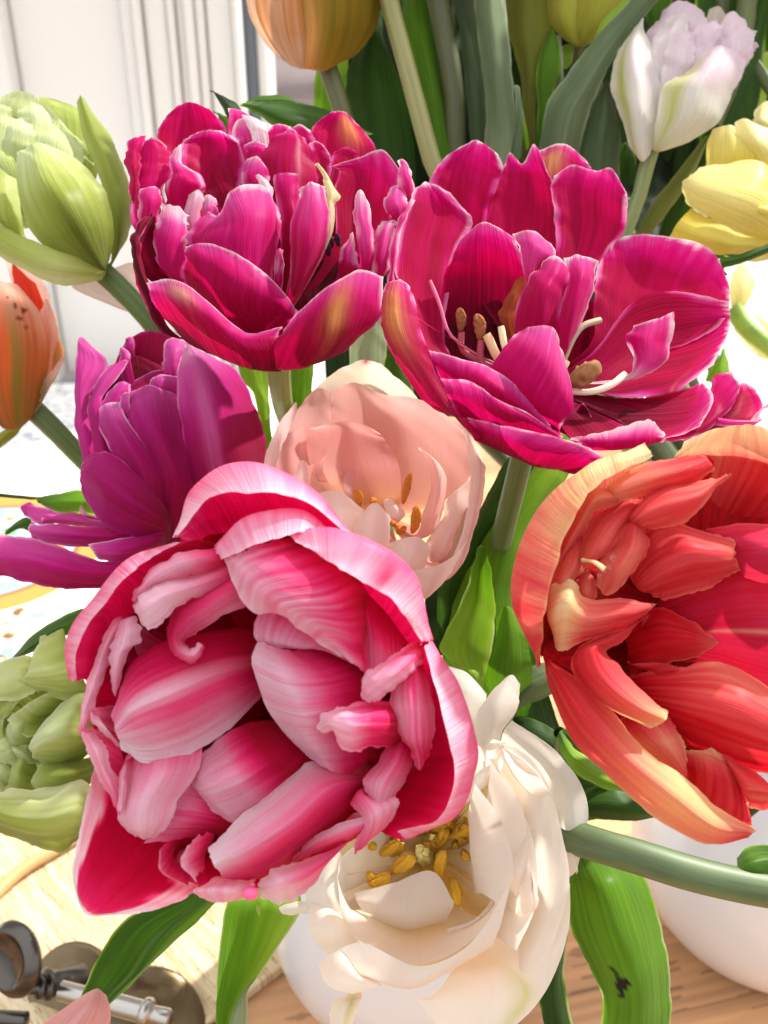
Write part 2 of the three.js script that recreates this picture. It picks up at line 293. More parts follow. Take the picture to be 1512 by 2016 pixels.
function toMouth(p, m, dx, dz, via = []) {                              // from the flower's base through the vase mouth
  const e = new THREE.Vector3(m.x + dx, m.y, m.z + dz), low = new THREE.Vector3(m.x - dx * 0.6, m.y - 0.09, m.z - dz * 0.6);
  const mid = (via.length ? via[via.length - 1] : p).clone().lerp(e, 0.55); mid.y += 0.012; return [p, ...via, mid, e, low];
}
function stamen(parent, f, a, b, r, rgb, n = 1) {                       // anther from a to b (frame points), with a filament below a
  const A = f.P(...a), B = f.P(...b), L = A.distanceTo(B), g = new THREE.SphereGeometry(1, 22, 26), p = g.attributes.position;
  for (let i = 0; i < p.count; i++) {
    let x = p.getX(i), y = p.getY(i), z = p.getZ(i); const an = Math.atan2(z, x), w = 1 - 0.28 * Math.abs(Math.cos(an * 2)) ** 6 + 0.22 * noise(Math.cos(an) * 3 + a[0], y * 4 + Math.sin(an) * 3, 3) + 0.1 * noise(Math.cos(an) * 9, y * 10 + Math.sin(an) * 9, 4); x += 0.35 * y * y * Math.sin(a[0]) ; z += 0.25 * y * Math.cos(a[1]);
    p.setXYZ(i, x * r * w * (0.9 + 0.15 * y), y * L * 0.55, z * r * w);
  }
  const q = new THREE.Quaternion().setFromUnitVectors(new THREE.Vector3(0, 1, 0), B.clone().sub(A).normalize()); g.applyQuaternion(q); const c = A.clone().lerp(B, 0.5); g.translate(c.x, c.y, c.z); g.computeVertexNormals();
  const k = 'st' + rgb.join(), m = stemMats[k] ||= new THREE.MeshStandardMaterial({ color: new THREE.Color().setRGB(...rgb), roughness: 0.9, bumpMap: veinBump, bumpScale: 0.0004 });
  const s = part('anther', g, m, parent);
  return s;
}
// ---------- big pink double tulip ----------
const PAL = {
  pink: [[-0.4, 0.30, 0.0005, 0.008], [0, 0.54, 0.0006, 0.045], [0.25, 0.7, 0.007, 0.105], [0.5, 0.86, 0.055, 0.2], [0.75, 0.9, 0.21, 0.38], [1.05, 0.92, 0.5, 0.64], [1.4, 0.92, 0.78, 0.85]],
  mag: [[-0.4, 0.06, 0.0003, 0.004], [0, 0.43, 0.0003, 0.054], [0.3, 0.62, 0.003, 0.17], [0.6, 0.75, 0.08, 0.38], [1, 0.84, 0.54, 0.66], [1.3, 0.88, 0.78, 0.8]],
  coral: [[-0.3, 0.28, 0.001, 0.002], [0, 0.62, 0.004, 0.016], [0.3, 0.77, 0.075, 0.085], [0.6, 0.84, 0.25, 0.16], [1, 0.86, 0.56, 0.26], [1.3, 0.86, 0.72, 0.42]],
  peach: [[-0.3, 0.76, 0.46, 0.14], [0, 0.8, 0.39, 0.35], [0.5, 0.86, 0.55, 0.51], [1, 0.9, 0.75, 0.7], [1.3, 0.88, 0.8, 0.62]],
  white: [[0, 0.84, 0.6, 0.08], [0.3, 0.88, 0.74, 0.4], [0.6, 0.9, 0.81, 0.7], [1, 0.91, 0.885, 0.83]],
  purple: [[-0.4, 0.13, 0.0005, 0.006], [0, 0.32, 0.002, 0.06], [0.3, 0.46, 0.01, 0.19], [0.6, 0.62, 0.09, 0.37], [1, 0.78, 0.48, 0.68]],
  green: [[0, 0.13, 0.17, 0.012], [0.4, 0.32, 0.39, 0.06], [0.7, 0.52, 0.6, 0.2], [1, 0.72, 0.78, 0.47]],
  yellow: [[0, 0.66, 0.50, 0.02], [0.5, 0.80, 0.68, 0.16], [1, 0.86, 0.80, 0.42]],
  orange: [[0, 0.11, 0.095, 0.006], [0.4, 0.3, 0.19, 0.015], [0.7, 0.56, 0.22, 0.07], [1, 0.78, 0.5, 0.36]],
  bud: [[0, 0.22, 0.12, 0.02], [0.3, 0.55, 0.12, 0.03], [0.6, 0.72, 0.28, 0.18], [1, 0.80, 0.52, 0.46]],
};
const M35 = petalMat(0.42, 0.1, 0.00036, 0.12), M45 = petalMat(0.45, 0.16), M55 = petalMat(0.55, 0.12, 0.00006, 0.3, softMap), M55M = petalMat(0.58, 0.06, 0.0004, 0.08);
{
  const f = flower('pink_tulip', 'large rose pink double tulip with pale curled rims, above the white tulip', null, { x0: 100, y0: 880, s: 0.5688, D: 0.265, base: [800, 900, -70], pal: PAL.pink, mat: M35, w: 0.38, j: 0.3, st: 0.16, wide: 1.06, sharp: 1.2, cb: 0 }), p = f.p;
  f.ring(770, 850, 560, 580, -20, 8, -0.05, 0, 360, { w: 1 });
  // hood at the top
  p([[0, 640, 460, -46, 780, 450, -50, 900, 460, -46], [0, 470, 330, -24, 600, 260, -30, 740, 220, -32, 880, 240, -30, 990, 330, -26], [0.1, 436, 312, -16, 560, 190, -20, 700, 150, -20, 880, 190, -20, 1030, 320, -18], [0.55, 430, 312, -10, 490, 140, -8, 650, 48, -6, 890, 135, -7, 1060, 322, -10], [0.95, 436, 306, -6, 560, 170, -1, 700, 158, 3, 870, 190, 3, 1050, 320, -5]], { k: [0.4, 0, 0, 0, 0] });
  p([[0, 620, 430, -30, 720, 390, -30, 860, 330, -26], [0.3, 572, 350, -10, 660, 275, -9, 790, 228, -8, 890, 238, -8, 952, 288, -9], [0.65, 570, 350, -4, 650, 262, 0, 780, 223, 1, 890, 232, 0, 955, 285, -4], [1, 592, 392, 1, 690, 350, 6, 790, 320, 7, 870, 295, 5, 946, 290, -2]]);
  // right upper rim
  p([[0, 920, 500, -28, 1050, 540, -30, 1150, 700, -28], [0.15, 860, 340, -12, 1020, 430, -14, 1130, 520, -16, 1200, 600, -16, 1260, 690, -16], [0.4, 822, 302, 0, 940, 290, -2, 1110, 350, -4, 1240, 470, -8, 1310, 672, -12], [0.62, 822, 298, 2, 940, 284, 5, 1130, 335, 4, 1262, 450, -1, 1318, 668, -8], [1, 850, 335, 6, 950, 385, 10, 1050, 452, 11, 1180, 530, 8, 1290, 672, -3]], { flame: [0.62, 0.93, 0.06, 0.1, [0.7, 0.03, 0.14]] });
  p([[0, 1060, 480, -22, 1150, 560, -22, 1240, 690, -22], [0.25, 1060, 520, -13, 1140, 620, -12, 1250, 700, -14], [0.6, 1075, 640, -10, 1150, 700, -8, 1240, 730, -12], [0.75, 1085, 790, -8, 1150, 770, -6, 1235, 735, -9]]);
  // big curl over the opening
  p([[0.0, 1010, 470, -30, 1100, 560, -34, 1130, 800, -34], [0.05, 840, 318, -8, 1000, 395, -6, 1062, 480, -8, 1088, 620, -10, 1096, 790, -14], [0.45, 730, 335, 2, 870, 430, 9, 960, 520, 9, 1020, 620, 5, 1088, 786, -6], [0.85, 640, 372, 2, 720, 470, 9, 800, 540, 11, 900, 600, 9, 1040, 745, 0], [1, 604, 388, -2, 690, 560, 2, 790, 575, 7, 868, 640, 6, 1000, 720, 0]], { j: 0.5, st: 0.35 });
  p([[0.2, 800, 510, -8, 930, 560, -6, 1070, 640, -8], [0.6, 742, 545, -7, 880, 640, -3, 1082, 770, -6], [0.85, 710, 650, -6, 850, 690, -3, 1000, 715, -5], [0.8, 740, 690, -8, 850, 700, -6, 960, 705, -8]]);
  p([[0, 1080, 760, -30, 1140, 900, -32, 1120, 1080, -32], [0, 950, 695, -12, 1075, 770, -12, 1105, 900, -14, 1118, 1000, -16, 1095, 1095, -18], [0.4, 860, 700, -6, 950, 800, -2, 1000, 900, -3, 1020, 1000, -8, 1030, 1132, -14], [0.9, 770, 690, -5, 820, 800, 2, 870, 920, 2, 900, 1010, -2, 960, 1122, -10], [1, 720, 660, -8, 694, 745, -4, 735, 880, -5, 815, 1000, -9, 895, 1080, -14]]);
  // scroll at the upper left
  p([[0.3, 700, 380, -26, 720, 430, -26, 720, 500, -26], [0.55, 665, 400, -8, 668, 460, -4, 670, 548, -7], [0.55, 530, 490, -6, 560, 535, 0, 590, 582, -4], [0.4, 430, 560, -8, 465, 595, -2, 505, 640, -6], [0.4, 398, 650, -8, 428, 660, -4, 458, 678, -8], [0.75, 428, 722, -5, 450, 706, -2, 466, 690, -8], [0.85, 500, 746, -2, 497, 722, 2, 490, 698, -4], [0.7, 536, 690, -4, 528, 688, 0, 516, 678, -4]], { k: [-0.2, 0, 0.25] });
  // left outer petal
  p([[0, 600, 400, -34, 400, 560, -38, 260, 760, -36], [0, 560, 330, -16, 400, 420, -20, 280, 560, -22, 200, 680, -22, 150, 810, -20], [0.1, 520, 322, -11, 350, 390, -12, 235, 500, -13, 160, 620, -14, 120, 810, -14], [0.58, 428, 326, -9, 270, 388, -8, 150, 520, -9, 50, 665, -10, 62, 808, -13], [0.95, 450, 328, -5, 300, 420, -4, 190, 535, -4, 95, 680, -4, 90, 805, -11]]);
  p([[0.3, 640, 380, -24, 640, 400, -24, 640, 420, -24], [0.4, 580, 350, -6, 590, 380, -3, 602, 408, -6], [0.9, 450, 365, -5, 460, 400, 0, 480, 445, -5], [0.9, 340, 430, -6, 350, 460, -2, 370, 480, -6], [0.7, 274, 525, -9, 285, 530, -7, 300, 545, -9]]);
  p([[0.3, 690, 400, -26, 690, 440, -26, 690, 480, -26], [0.4, 620, 400, -8, 632, 430, -4, 655, 475, -8], [0.85, 480, 440, -6, 500, 480, 1, 525, 512, -3], [1.05, 380, 460, -5, 400, 510, 4, 430, 552, -1], [1.1, 310, 510, -5, 320, 560, 3, 350, 626, 1], [1, 284, 550, -8, 292, 582, -4, 310, 620, -4]], { j: 0.5 });
  p([[0.6, 330, 640, -28, 330, 700, -28, 320, 760, -28], [0.9, 245, 600, -9, 268, 592, -8, 290, 585, -9], [1, 208, 690, -8, 255, 670, -5, 310, 665, -8], [1, 203, 760, -8, 232, 745, -5, 264, 712, -9], [0.8, 222, 856, -10, 228, 842, -9, 240, 805, -11]], { j: 0.8 });
  p([[0.3, 320, 620, -30, 300, 750, -30, 260, 850, -30], [0.7, 225, 600, -12, 248, 600, -11, 270, 595, -13], [0.9, 170, 690, -10, 192, 690, -8, 216, 690, -11], [0.9, 122, 820, -10, 150, 820, -7, 185, 800, -11], [0.9, 97, 940, -10, 120, 920, -8, 152, 890, -11], [0.7, 100, 990, -12, 118, 978, -10, 136, 960, -12]], { j: 0.5 });
  p([[0, 420, 620, -40, 330, 800, -42, 300, 1000, -40], [0, 300, 590, -20, 190, 800, -20, 170, 990, -20], [0.05, 270, 590, -15, 165, 800, -14, 150, 960, -14]]);
  p([[0.5, 330, 900, -30, 330, 960, -30, 330, 1020, -30], [0.8, 132, 915, -8, 140, 945, -6, 150, 960, -9], [1, 165, 935, -7, 180, 965, -4, 178, 995, -8], [0.8, 236, 1025, -9, 238, 1030, -9, 236, 1034, -10]]);
  p([[0.2, 330, 1000, -34, 320, 1080, -34, 320, 1200, -34], [0.8, 104, 985, -10, 124, 990, -8, 142, 985, -10], [0.95, 122, 1050, -8, 155, 1050, -5, 192, 1046, -8], [0.9, 150, 1115, -8, 180, 1115, -6, 206, 1130, -9], [0.8, 198, 1200, -9, 215, 1192, -8, 232, 1182, -10], [0.6, 238, 1275, -11, 241, 1262, -10, 243, 1250, -11]], { j: 0.6 });
  // boat-shaped petal, centre left
  p([[-0.1, 760, 640, -36, 780, 760, -34, 760, 860, -36], [0, 730, 640, -24, 738, 760, -18, 725, 865, -22], [0.35, 560, 645, -17, 590, 800, -5, 620, 965, -14], [0.4, 400, 680, -12, 430, 870, 1, 450, 1068, -8], [0.6, 268, 770, -10, 290, 930, 0, 320, 1088, -6], [0.9, 213, 935, -8, 225, 985, -3, 246, 1045, -6]], { k: [-0.25, 0, 0.7], flame: [0.42, 0.78, 0.08, 0.25, [0.9, 0.56, 0.68]] });
  p([[0.2, 500, 960, -34, 560, 980, -34, 600, 980, -34], [0.5, 290, 1040, -16, 400, 1035, -12, 520, 1010, -14], [0.8, 248, 1130, -12, 380, 1130, -3, 508, 1100, -10], [0.95, 236, 1230, -10, 330, 1230, -1, 432, 1232, -8], [1, 244, 1312, -10, 320, 1320, -2, 408, 1302, -8], [0.95, 290, 1352, -10, 325, 1360, -6, 360, 1353, -9]]);
  p([[-0.2, 320, 1060, -20, 300, 1060, -18, 280, 1060, -20], [0.8, 272, 1100, -9, 258, 1105, -7, 246, 1110, -10], [0.9, 262, 1170, -8, 250, 1180, -5, 236, 1190, -9], [0.9, 256, 1255, -8, 246, 1258, -6, 238, 1262, -9]], { b: false });
  p([[0.1, 700, 1180, -34, 700, 1260, -34, 640, 1340, -34], [0.05, 640, 1220, -22, 632, 1290, -20, 560, 1345, -22], [0.5, 540, 1180, -16, 510, 1270, -13, 440, 1358, -16], [0.75, 470, 1140, -16, 420, 1260, -14, 325, 1372, -16]]);
  p([[-0.1, 820, 960, -36, 900, 1010, -36, 960, 1080, -36], [0, 765, 948, -22, 850, 1010, -18, 925, 1080, -20], [0, 680, 962, -16, 760, 1080, -7, 850, 1155, -14], [0.8, 580, 1020, -14, 650, 1150, -3, 730, 1242, -12], [0.95, 500, 1100, -14, 550, 1190, -7, 630, 1302, -12], [0.9, 481, 1150, -15, 510, 1202, -12, 560, 1258, -14]]);
  p([[-0.1, 1060, 1080, -36, 1130, 1120, -36, 1150, 1180, -36], [0, 1040, 1115, -22, 1080, 1150, -18, 1112, 1170, -20], [0.2, 900, 1100, -14, 960, 1180, -4, 1010, 1295, -14], [0.3, 760, 1212, -10, 820, 1300, 2, 870, 1410, -12], [0.45, 620, 1322, -8, 680, 1390, 4, 730, 1488, -9], [0.9, 548, 1392, -8, 562, 1442, 0, 605, 1492, -7]], { k: [0.85, 0.4, -0.4] });
  p([[0, 560, 1380, -34, 650, 1400, -34, 740, 1400, -34], [0, 470, 1440, -20, 600, 1480, -22, 760, 1490, -20], [0.4, 470, 1500, -14, 600, 1530, -14, 740, 1530, -14]]);
  // bottom rims
  p([[0, 640, 1450, -30, 700, 1450, -30, 740, 1450, -30], [0.8, 560, 1500, -10, 620, 1500, -8, 700, 1500, -10], [0.95, 498, 1540, -8, 600, 1535, -2, 692, 1545, -6], [1, 540, 1576, -9, 600, 1578, -6, 650, 1570, -9]]);
  p([[0, 900, 1340, -30, 850, 1400, -30, 800, 1430, -30], [0.3, 1040, 1362, -11, 1000, 1400, -10, 960, 1430, -12], [0.6, 860, 1438, -8, 870, 1480, -4, 880, 1540, -10], [0.95, 770, 1465, -6, 790, 1510, 0, 800, 1578, -8], [1, 718, 1512, -8, 722, 1535, -5, 728, 1560, -8]], { k: [0.2, 0, 0.3] });
  p([[0, 900, 1250, -34, 880, 1330, -34, 840, 1400, -34], [0.6, 1118, 1268, -9, 1105, 1300, -8, 1060, 1352, -11], [0.7, 1000, 1308, -7, 1000, 1340, -4, 1000, 1375, -11], [0.5, 900, 1362, -8, 900, 1390, -6, 910, 1415, -12], [0.3, 828, 1432, -12, 832, 1438, -11, 850, 1438, -13]], { k: [0.5, 0, -0.4] });
  p([[0, 560, 1380, -30, 520, 1420, -30, 480, 1440, -30], [0.2, 560, 1340, -14, 530, 1390, -12, 530, 1460, -13], [0.7, 500, 1360, -9, 478, 1420, -7, 505, 1480, -9], [1, 470, 1390, -6, 448, 1440, -4, 500, 1510, -6]], { j: 0.6 });
  p([[0, 520, 1330, -34, 440, 1400, -34, 480, 1450, -34], [0.2, 430, 1350, -18, 420, 1420, -18, 480, 1490, -16], [0.5, 385, 1390, -14, 395, 1460, -12, 470, 1525, -11], [0.95, 378, 1400, -12, 382, 1470, -9, 490, 1530, -9]]);
  // bottom left outer petal
  p([[0, 300, 1080, -36, 420, 1280, -42, 600, 1400, -36], [0, 180, 1100, -24, 330, 1330, -28, 510, 1440, -24], [0, 135, 1210, -14, 260, 1430, -18, 490, 1530, -15], [0.1, 98, 1360, -8, 190, 1515, -11, 400, 1585, -10], [0.35, 74, 1480, -6, 135, 1590, -7, 270, 1618, -8], [0.8, 95, 1575, -6, 118, 1615, -6, 155, 1626, -6]], { e: 7, ea: 1.1, band: 1 });
  // right outer petal
  p([[0, 1000, 760, -46, 1030, 1000, -50, 1020, 1250, -46], [0, 1180, 690, -28, 1200, 900, -34, 1210, 1080, -34, 1180, 1200, -30, 1100, 1310, -24], [0, 1270, 690, -16, 1320, 900, -18, 1350, 1080, -18, 1290, 1240, -16, 1150, 1340, -14], [0.55, 1312, 668, -9, 1425, 850, -7, 1480, 1080, -7, 1400, 1275, -8, 1230, 1362, -11], [1, 1298, 690, -4, 1348, 900, 2, 1400, 1130, 3, 1330, 1290, -1, 1200, 1335, -8]], { k: [0, 0.1, -0.05, 0, 0] });
  p([[0.1, 1160, 760, -26, 1220, 720, -28, 1280, 780, -28], [0.4, 1190, 800, -10, 1240, 748, -8, 1292, 790, -12], [0.8, 1183, 900, -6, 1250, 900, 0, 1325, 900, -10], [0.7, 1200, 980, -5, 1255, 1010, 0, 1320, 1000, -10], [0.5, 1245, 1042, -6, 1270, 1060, -4, 1306, 1060, -10], [0.5, 1262, 1098, -8, 1278, 1122, -8, 1292, 1100, -10]], { st: 0.4 });
  p([[0.3, 1270, 680, -24, 1280, 720, -24, 1280, 760, -24], [0.7, 1225, 695, -4, 1248, 725, -2, 1262, 765, -5], [0.95, 1150, 758, 0, 1168, 790, 4, 1200, 815, 0], [1, 1084, 795, 0, 1095, 840, 3, 1132, 875, 0], [1, 1078, 850, -1, 1082, 868, 0, 1095, 880, -1]], { st: 0.4 });
  p([[0.1, 1240, 900, -24, 1250, 960, -24, 1230, 1040, -24], [0.2, 1190, 885, -8, 1198, 960, -4, 1182, 1042, -8], [0.4, 1110, 878, -2, 1112, 960, 6, 1112, 1042, 2], [0.9, 1010, 896, 2, 1030, 960, 8, 1030, 1054, 4], [1.05, 945, 924, 2, 958, 950, 5, 975, 990, 3], [1.1, 916, 960, 1, 925, 973, 2, 936, 988, 1]], { j: 0.5, st: 0.35 });
  p([[0, 1200, 960, -30, 1260, 980, -30, 1280, 1040, -30], [0.2, 1180, 1000, -16, 1222, 1010, -12, 1262, 1040, -16], [0.6, 1140, 1080, -12, 1190, 1090, -5, 1252, 1100, -14], [0.85, 1078, 1162, -8, 1140, 1170, -3, 1212, 1185, -12], [0.9, 1105, 1228, -8, 1130, 1248, -6, 1162, 1228, -10]]);
  p([[0.1, 1140, 1200, -28, 1180, 1180, -28, 1200, 1180, -28], [0.5, 1038, 1232, -8, 1070, 1190, -8, 1100, 1225, -9], [0.9, 1088, 1300, -6, 1120, 1270, -3, 1200, 1225, -8], [0.7, 1060, 1362, -8, 1112, 1330, -5, 1165, 1310, -9], [0.5, 1050, 1412, -11, 1062, 1402, -10, 1085, 1385, -11]]);
  // bright bud-like knob on the lower rim
  { const g = new THREE.SphereGeometry(0.0019, 14, 10); g.scale(1.15, 1, 0.9); const q = f.P(692, 1545, -2), v = g.attributes.position; g.translate(q.x, q.y, q.z); part('rim_knob', g, new THREE.MeshPhysicalMaterial({ color: new THREE.Color().setRGB(0.8, 0.1, 0.28), roughness: 0.5, clearcoat: 0.4 }), f.g); }
  stem(f.g, toMouth(f.at, MOUTH1, -0.012, 0.012), 0.0042, 0.0042);
}
// ---------- magenta double tulip by the window casing ----------
{
  const YF = [0.74, 0.40, 0.10];
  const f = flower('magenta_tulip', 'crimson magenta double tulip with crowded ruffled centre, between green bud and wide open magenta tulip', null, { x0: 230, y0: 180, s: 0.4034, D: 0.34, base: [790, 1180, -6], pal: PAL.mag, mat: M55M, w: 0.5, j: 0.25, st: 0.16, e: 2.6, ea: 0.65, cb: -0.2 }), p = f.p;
  f.ring(690, 640, 470, 340, -34, 7, -0.1, 170, 370, { w: 1, e: 0 });
  // back row
  p([[0, 260, 460, -35, 350, 440, -40, 480, 430, -38], [0, 195, 280, -38, 350, 260, -46, 530, 250, -42], [0.05, 210, 165, -40, 350, 150, -47, 530, 175, -43], [0.15, 275, 92, -42, 345, 50, -46, 450, 85, -44]], { ea: 0.35 });
  p([[0, 560, 330, -34, 620, 320, -36, 720, 330, -34], [0.15, 540, 200, -36, 620, 190, -38, 730, 200, -36], [0.4, 545, 120, -38, 600, 110, -40, 690, 140, -38], [0.7, 543, 75, -40, 580, 78, -41, 640, 105, -40]]);
  p([[0.3, 600, 280, -30, 640, 260, -30, 700, 260, -30], [0.6, 560, 200, -32, 620, 190, -32, 690, 200, -32], [0.95, 590, 140, -34, 620, 130, -34, 660, 145, -34]]);
  p([[0.9, 660, 230, -30, 700, 220, -30, 740, 225, -30], [1.25, 640, 170, -32, 680, 160, -31, 730, 180, -32], [1.3, 612, 120, -34, 650, 118, -34, 728, 150, -35]], { j: 0.5 });
  p([[0.1, 740, 300, -32, 800, 300, -33, 880, 290, -32], [0.2, 735, 215, -34, 790, 200, -35, 860, 205, -34], [0.6, 750, 165, -36, 790, 150, -36, 850, 170, -36]]);
  p([[0.1, 850, 300, -33, 900, 290, -34, 980, 290, -33], [0.2, 845, 215, -35, 900, 200, -36, 960, 220, -35], [0.6, 850, 178, -36, 890, 168, -37, 945, 195, -36]]);
  p([[0, 1000, 400, -36, 1100, 400, -40, 1240, 380, -36], [0.05, 945, 205, -38, 1090, 240, -44, 1266, 288, -38], [0.1, 990, 140, -40, 1090, 150, -45, 1195, 180, -40], [0.4, 1045, 102, -42, 1095, 92, -43, 1135, 118, -42]], { flame: [0.66, 0.72, 0.16, 0.2, [0.8, 0.3, 0.12]] });
  p([[0, 960, 400, -28, 1000, 400, -29, 1045, 400, -28], [0.1, 925, 300, -31, 980, 290, -33, 1045, 320, -31], [0.5, 940, 250, -33, 970, 238, -33, 1010, 262, -33]]);
  p([[0, 1050, 400, -30, 1110, 390, -31, 1180, 370, -30], [0.0, 1048, 320, -32, 1110, 310, -34, 1185, 320, -32], [0.2, 1065, 290, -34, 1110, 270, -35, 1170, 300, -34]]);
  // left side
  p([[0, 90, 680, -10, 110, 620, -12, 130, 540, -14], [0.05, 62, 440, -15, 85, 420, -10, 110, 400, -14], [0.15, 37, 310, -20, 80, 310, -15, 125, 300, -20], [0.4, 60, 245, -23, 100, 220, -20, 142, 215, -23]]);
  p([[0, 90, 660, -8, 160, 600, -12, 220, 500, -18], [0.1, 82, 480, -14, 160, 440, -14, 264, 400, -20], [0.15, 98, 340, -18, 180, 330, -18, 270, 320, -24], [0.3, 130, 238, -22, 172, 222, -20, 238, 265, -24]]);
  p([[0.1, 120, 660, -4, 170, 680, -2, 215, 640, -6], [0.3, 102, 545, -6, 160, 540, -1, 226, 545, -8], [0.6, 115, 475, -9, 170, 455, -7, 216, 480, -10]]);
  p([[0, 330, 500, -20, 470, 580, -26, 600, 540, -24], [0, 310, 350, -24, 460, 390, -32, 624, 380, -28], [0.15, 318, 252, -28, 460, 230, -35, 612, 272, -30], [0.6, 360, 213, -29, 460, 185, -33, 562, 215, -30]]);
  p([[0.1, 260, 560, -12, 310, 560, -10, 350, 540, -14], [0.2, 240, 445, -12, 330, 430, -7, 436, 472, -12], [0.3, 262, 390, -15, 310, 385, -12, 404, 400, -16], [0.7, 256, 330, -18, 285, 330, -16, 318, 345, -20], [0.9, 285, 285, -20, 300, 268, -20, 316, 252, -21]]);
  p([[0.8, 335, 660, -8, 370, 655, -7, 410, 610, -9], [1.0, 340, 530, -10, 385, 515, -8, 426, 545, -11], [1.1, 362, 492, -11, 395, 481, -11, 420, 500, -12]], { e: 0 });
  p([[0.5, 430, 600, -10, 455, 590, -9, 490, 580, -11], [0.9, 425, 545, -12, 455, 530, -11, 490, 545, -12], [1.1, 430, 508, -13, 455, 502, -13, 486, 520, -13]], { e: 0 });
  // frilled petal on the left
  p([[0.1, 250, 900, 6, 290, 925, 8, 340, 940, 8], [0.25, 185, 745, 2, 250, 770, 6, 335, 770, 4], [0.6, 205, 640, -2, 270, 650, 2, 348, 662, 0], [1.15, 220, 540, -6, 275, 562, -4, 342, 600, -4]], { j: 0.9, e: 1.6 });
  // centre
  p([[0, 700, 500, -14, 830, 520, -10, 970, 490, -14], [0.05, 690, 350, -20, 830, 340, -16, 980, 390, -20], [0.15, 732, 255, -24, 850, 230, -22, 945, 275, -24], [0.5, 800, 206, -26, 850, 192, -26, 902, 215, -27]], { flame: [0.68, 0.7, 0.02, 0.3, [0.85, 0.6, 0.66]] });
  p([[0, 650, 460, -18, 720, 440, -16, 780, 420, -18], [0.1, 630, 310, -22, 700, 305, -20, 768, 330, -22], [0.7, 617, 255, -24, 680, 240, -23, 742, 265, -24]]);
  p([[0, 625, 500, -8, 680, 490, -6, 740, 470, -8], [0.3, 610, 410, -10, 660, 400, -8, 746, 410, -10], [0.8, 636, 332, -12, 690, 314, -12, 702, 340, -12]], { e: 1.4 });
  p([[1.1, 710, 530, -2, 740, 530, 0, 768, 530, -2], [1.2, 690, 440, -4, 725, 450, -3, 760, 470, -4], [1.3, 672, 406, -5, 690, 400, -5, 706, 412, -5]], { e: 0 });
  p([[0.05, 800, 660, -4, 860, 660, 0, 900, 620, -4], [0.1, 772, 510, -6, 830, 505, -3, 888, 505, -6], [0.4, 766, 410, -8, 820, 400, -8, 882, 408, -9]]);
  p([[0.05, 430, 950, 8, 520, 960, 13, 620, 960, 16, 700, 960, 12, 760, 960, 6], [0.1, 345, 745, 6, 450, 745, 14, 590, 755, 18, 700, 775, 14, 782, 795, 6], [0.2, 368, 652, 2, 480, 655, 10, 600, 625, 15, 720, 630, 11, 804, 655, 2], [0.55, 440, 580, -2, 505, 602, 4, 555, 492, 8, 700, 458, 4, 792, 575, -2]], { k: [0.05, 0.12, 0.1, 0.15, 0.05] });
  p([[0.05, 840, 960, 8, 880, 960, 12, 930, 940, 8], [0.15, 842, 765, 8, 930, 765, 18, 1016, 775, 8], [0.4, 848, 640, 6, 945, 630, 16, 1042, 635, 6], [0.55, 885, 520, 4, 955, 510, 12, 1024, 530, 4], [0.7, 895, 470, 2, 950, 441, 4, 1014, 465, 2]], { st: 0.35 });
  p([[0, 1020, 720, 0, 1030, 720, 2, 1044, 710, 0], [0, 1015, 560, -2, 1035, 555, 2, 1066, 555, -2], [0, 1018, 490, -4, 1045, 490, 0, 1088, 520, -4], [0, 1000, 410, -8, 1030, 420, -6, 1052, 440, -8], [0, 965, 345, -12, 980, 345, -12, 1000, 360, -12]], { col: [0.78, 0.72, 0.42] });
  p([[0.3, 765, 940, 8, 785, 940, 10, 815, 900, 8], [0.4, 770, 860, 6, 795, 850, 9, 815, 850, 6], [0.7, 780, 770, 2, 795, 762, 3, 812, 775, 2]]);
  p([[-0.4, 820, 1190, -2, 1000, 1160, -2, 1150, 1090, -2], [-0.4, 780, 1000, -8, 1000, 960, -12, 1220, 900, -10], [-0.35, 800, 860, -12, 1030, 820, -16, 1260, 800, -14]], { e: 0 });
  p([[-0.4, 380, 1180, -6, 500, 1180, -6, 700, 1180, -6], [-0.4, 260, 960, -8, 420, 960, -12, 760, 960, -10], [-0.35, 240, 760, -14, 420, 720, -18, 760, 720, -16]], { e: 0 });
  // low front petal
  p([[0, 420, 1080, 6, 560, 1150, 12, 700, 1190, 12, 790, 1200, 8, 850, 1180, 4], [0.05, 328, 900, 12, 450, 960, 20, 580, 1030, 22, 720, 1080, 18, 850, 1125, 10], [0.1, 326, 810, 14, 450, 850, 22, 590, 920, 24, 730, 1000, 20, 872, 1100, 12], [0.6, 335, 755, 12, 420, 735, 16, 580, 795, 19, 740, 908, 17, 884, 1075, 12]], { e: 1.3 });
  // dark fold on the far left
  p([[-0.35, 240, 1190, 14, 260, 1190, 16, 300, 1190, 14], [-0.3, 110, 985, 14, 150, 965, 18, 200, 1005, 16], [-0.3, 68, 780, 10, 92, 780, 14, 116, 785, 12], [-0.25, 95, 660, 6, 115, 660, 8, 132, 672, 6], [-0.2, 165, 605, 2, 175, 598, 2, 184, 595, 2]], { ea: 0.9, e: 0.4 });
  p([[-0.4, 300, 1000, -6, 320, 960, -6, 330, 930, -6], [-0.35, 130, 880, 4, 190, 850, 0, 290, 900, 2], [-0.3, 110, 730, 2, 150, 720, -2, 200, 720, -2], [-0.3, 165, 615, 0, 178, 610, -1, 185, 610, -2]], { e: 0 });
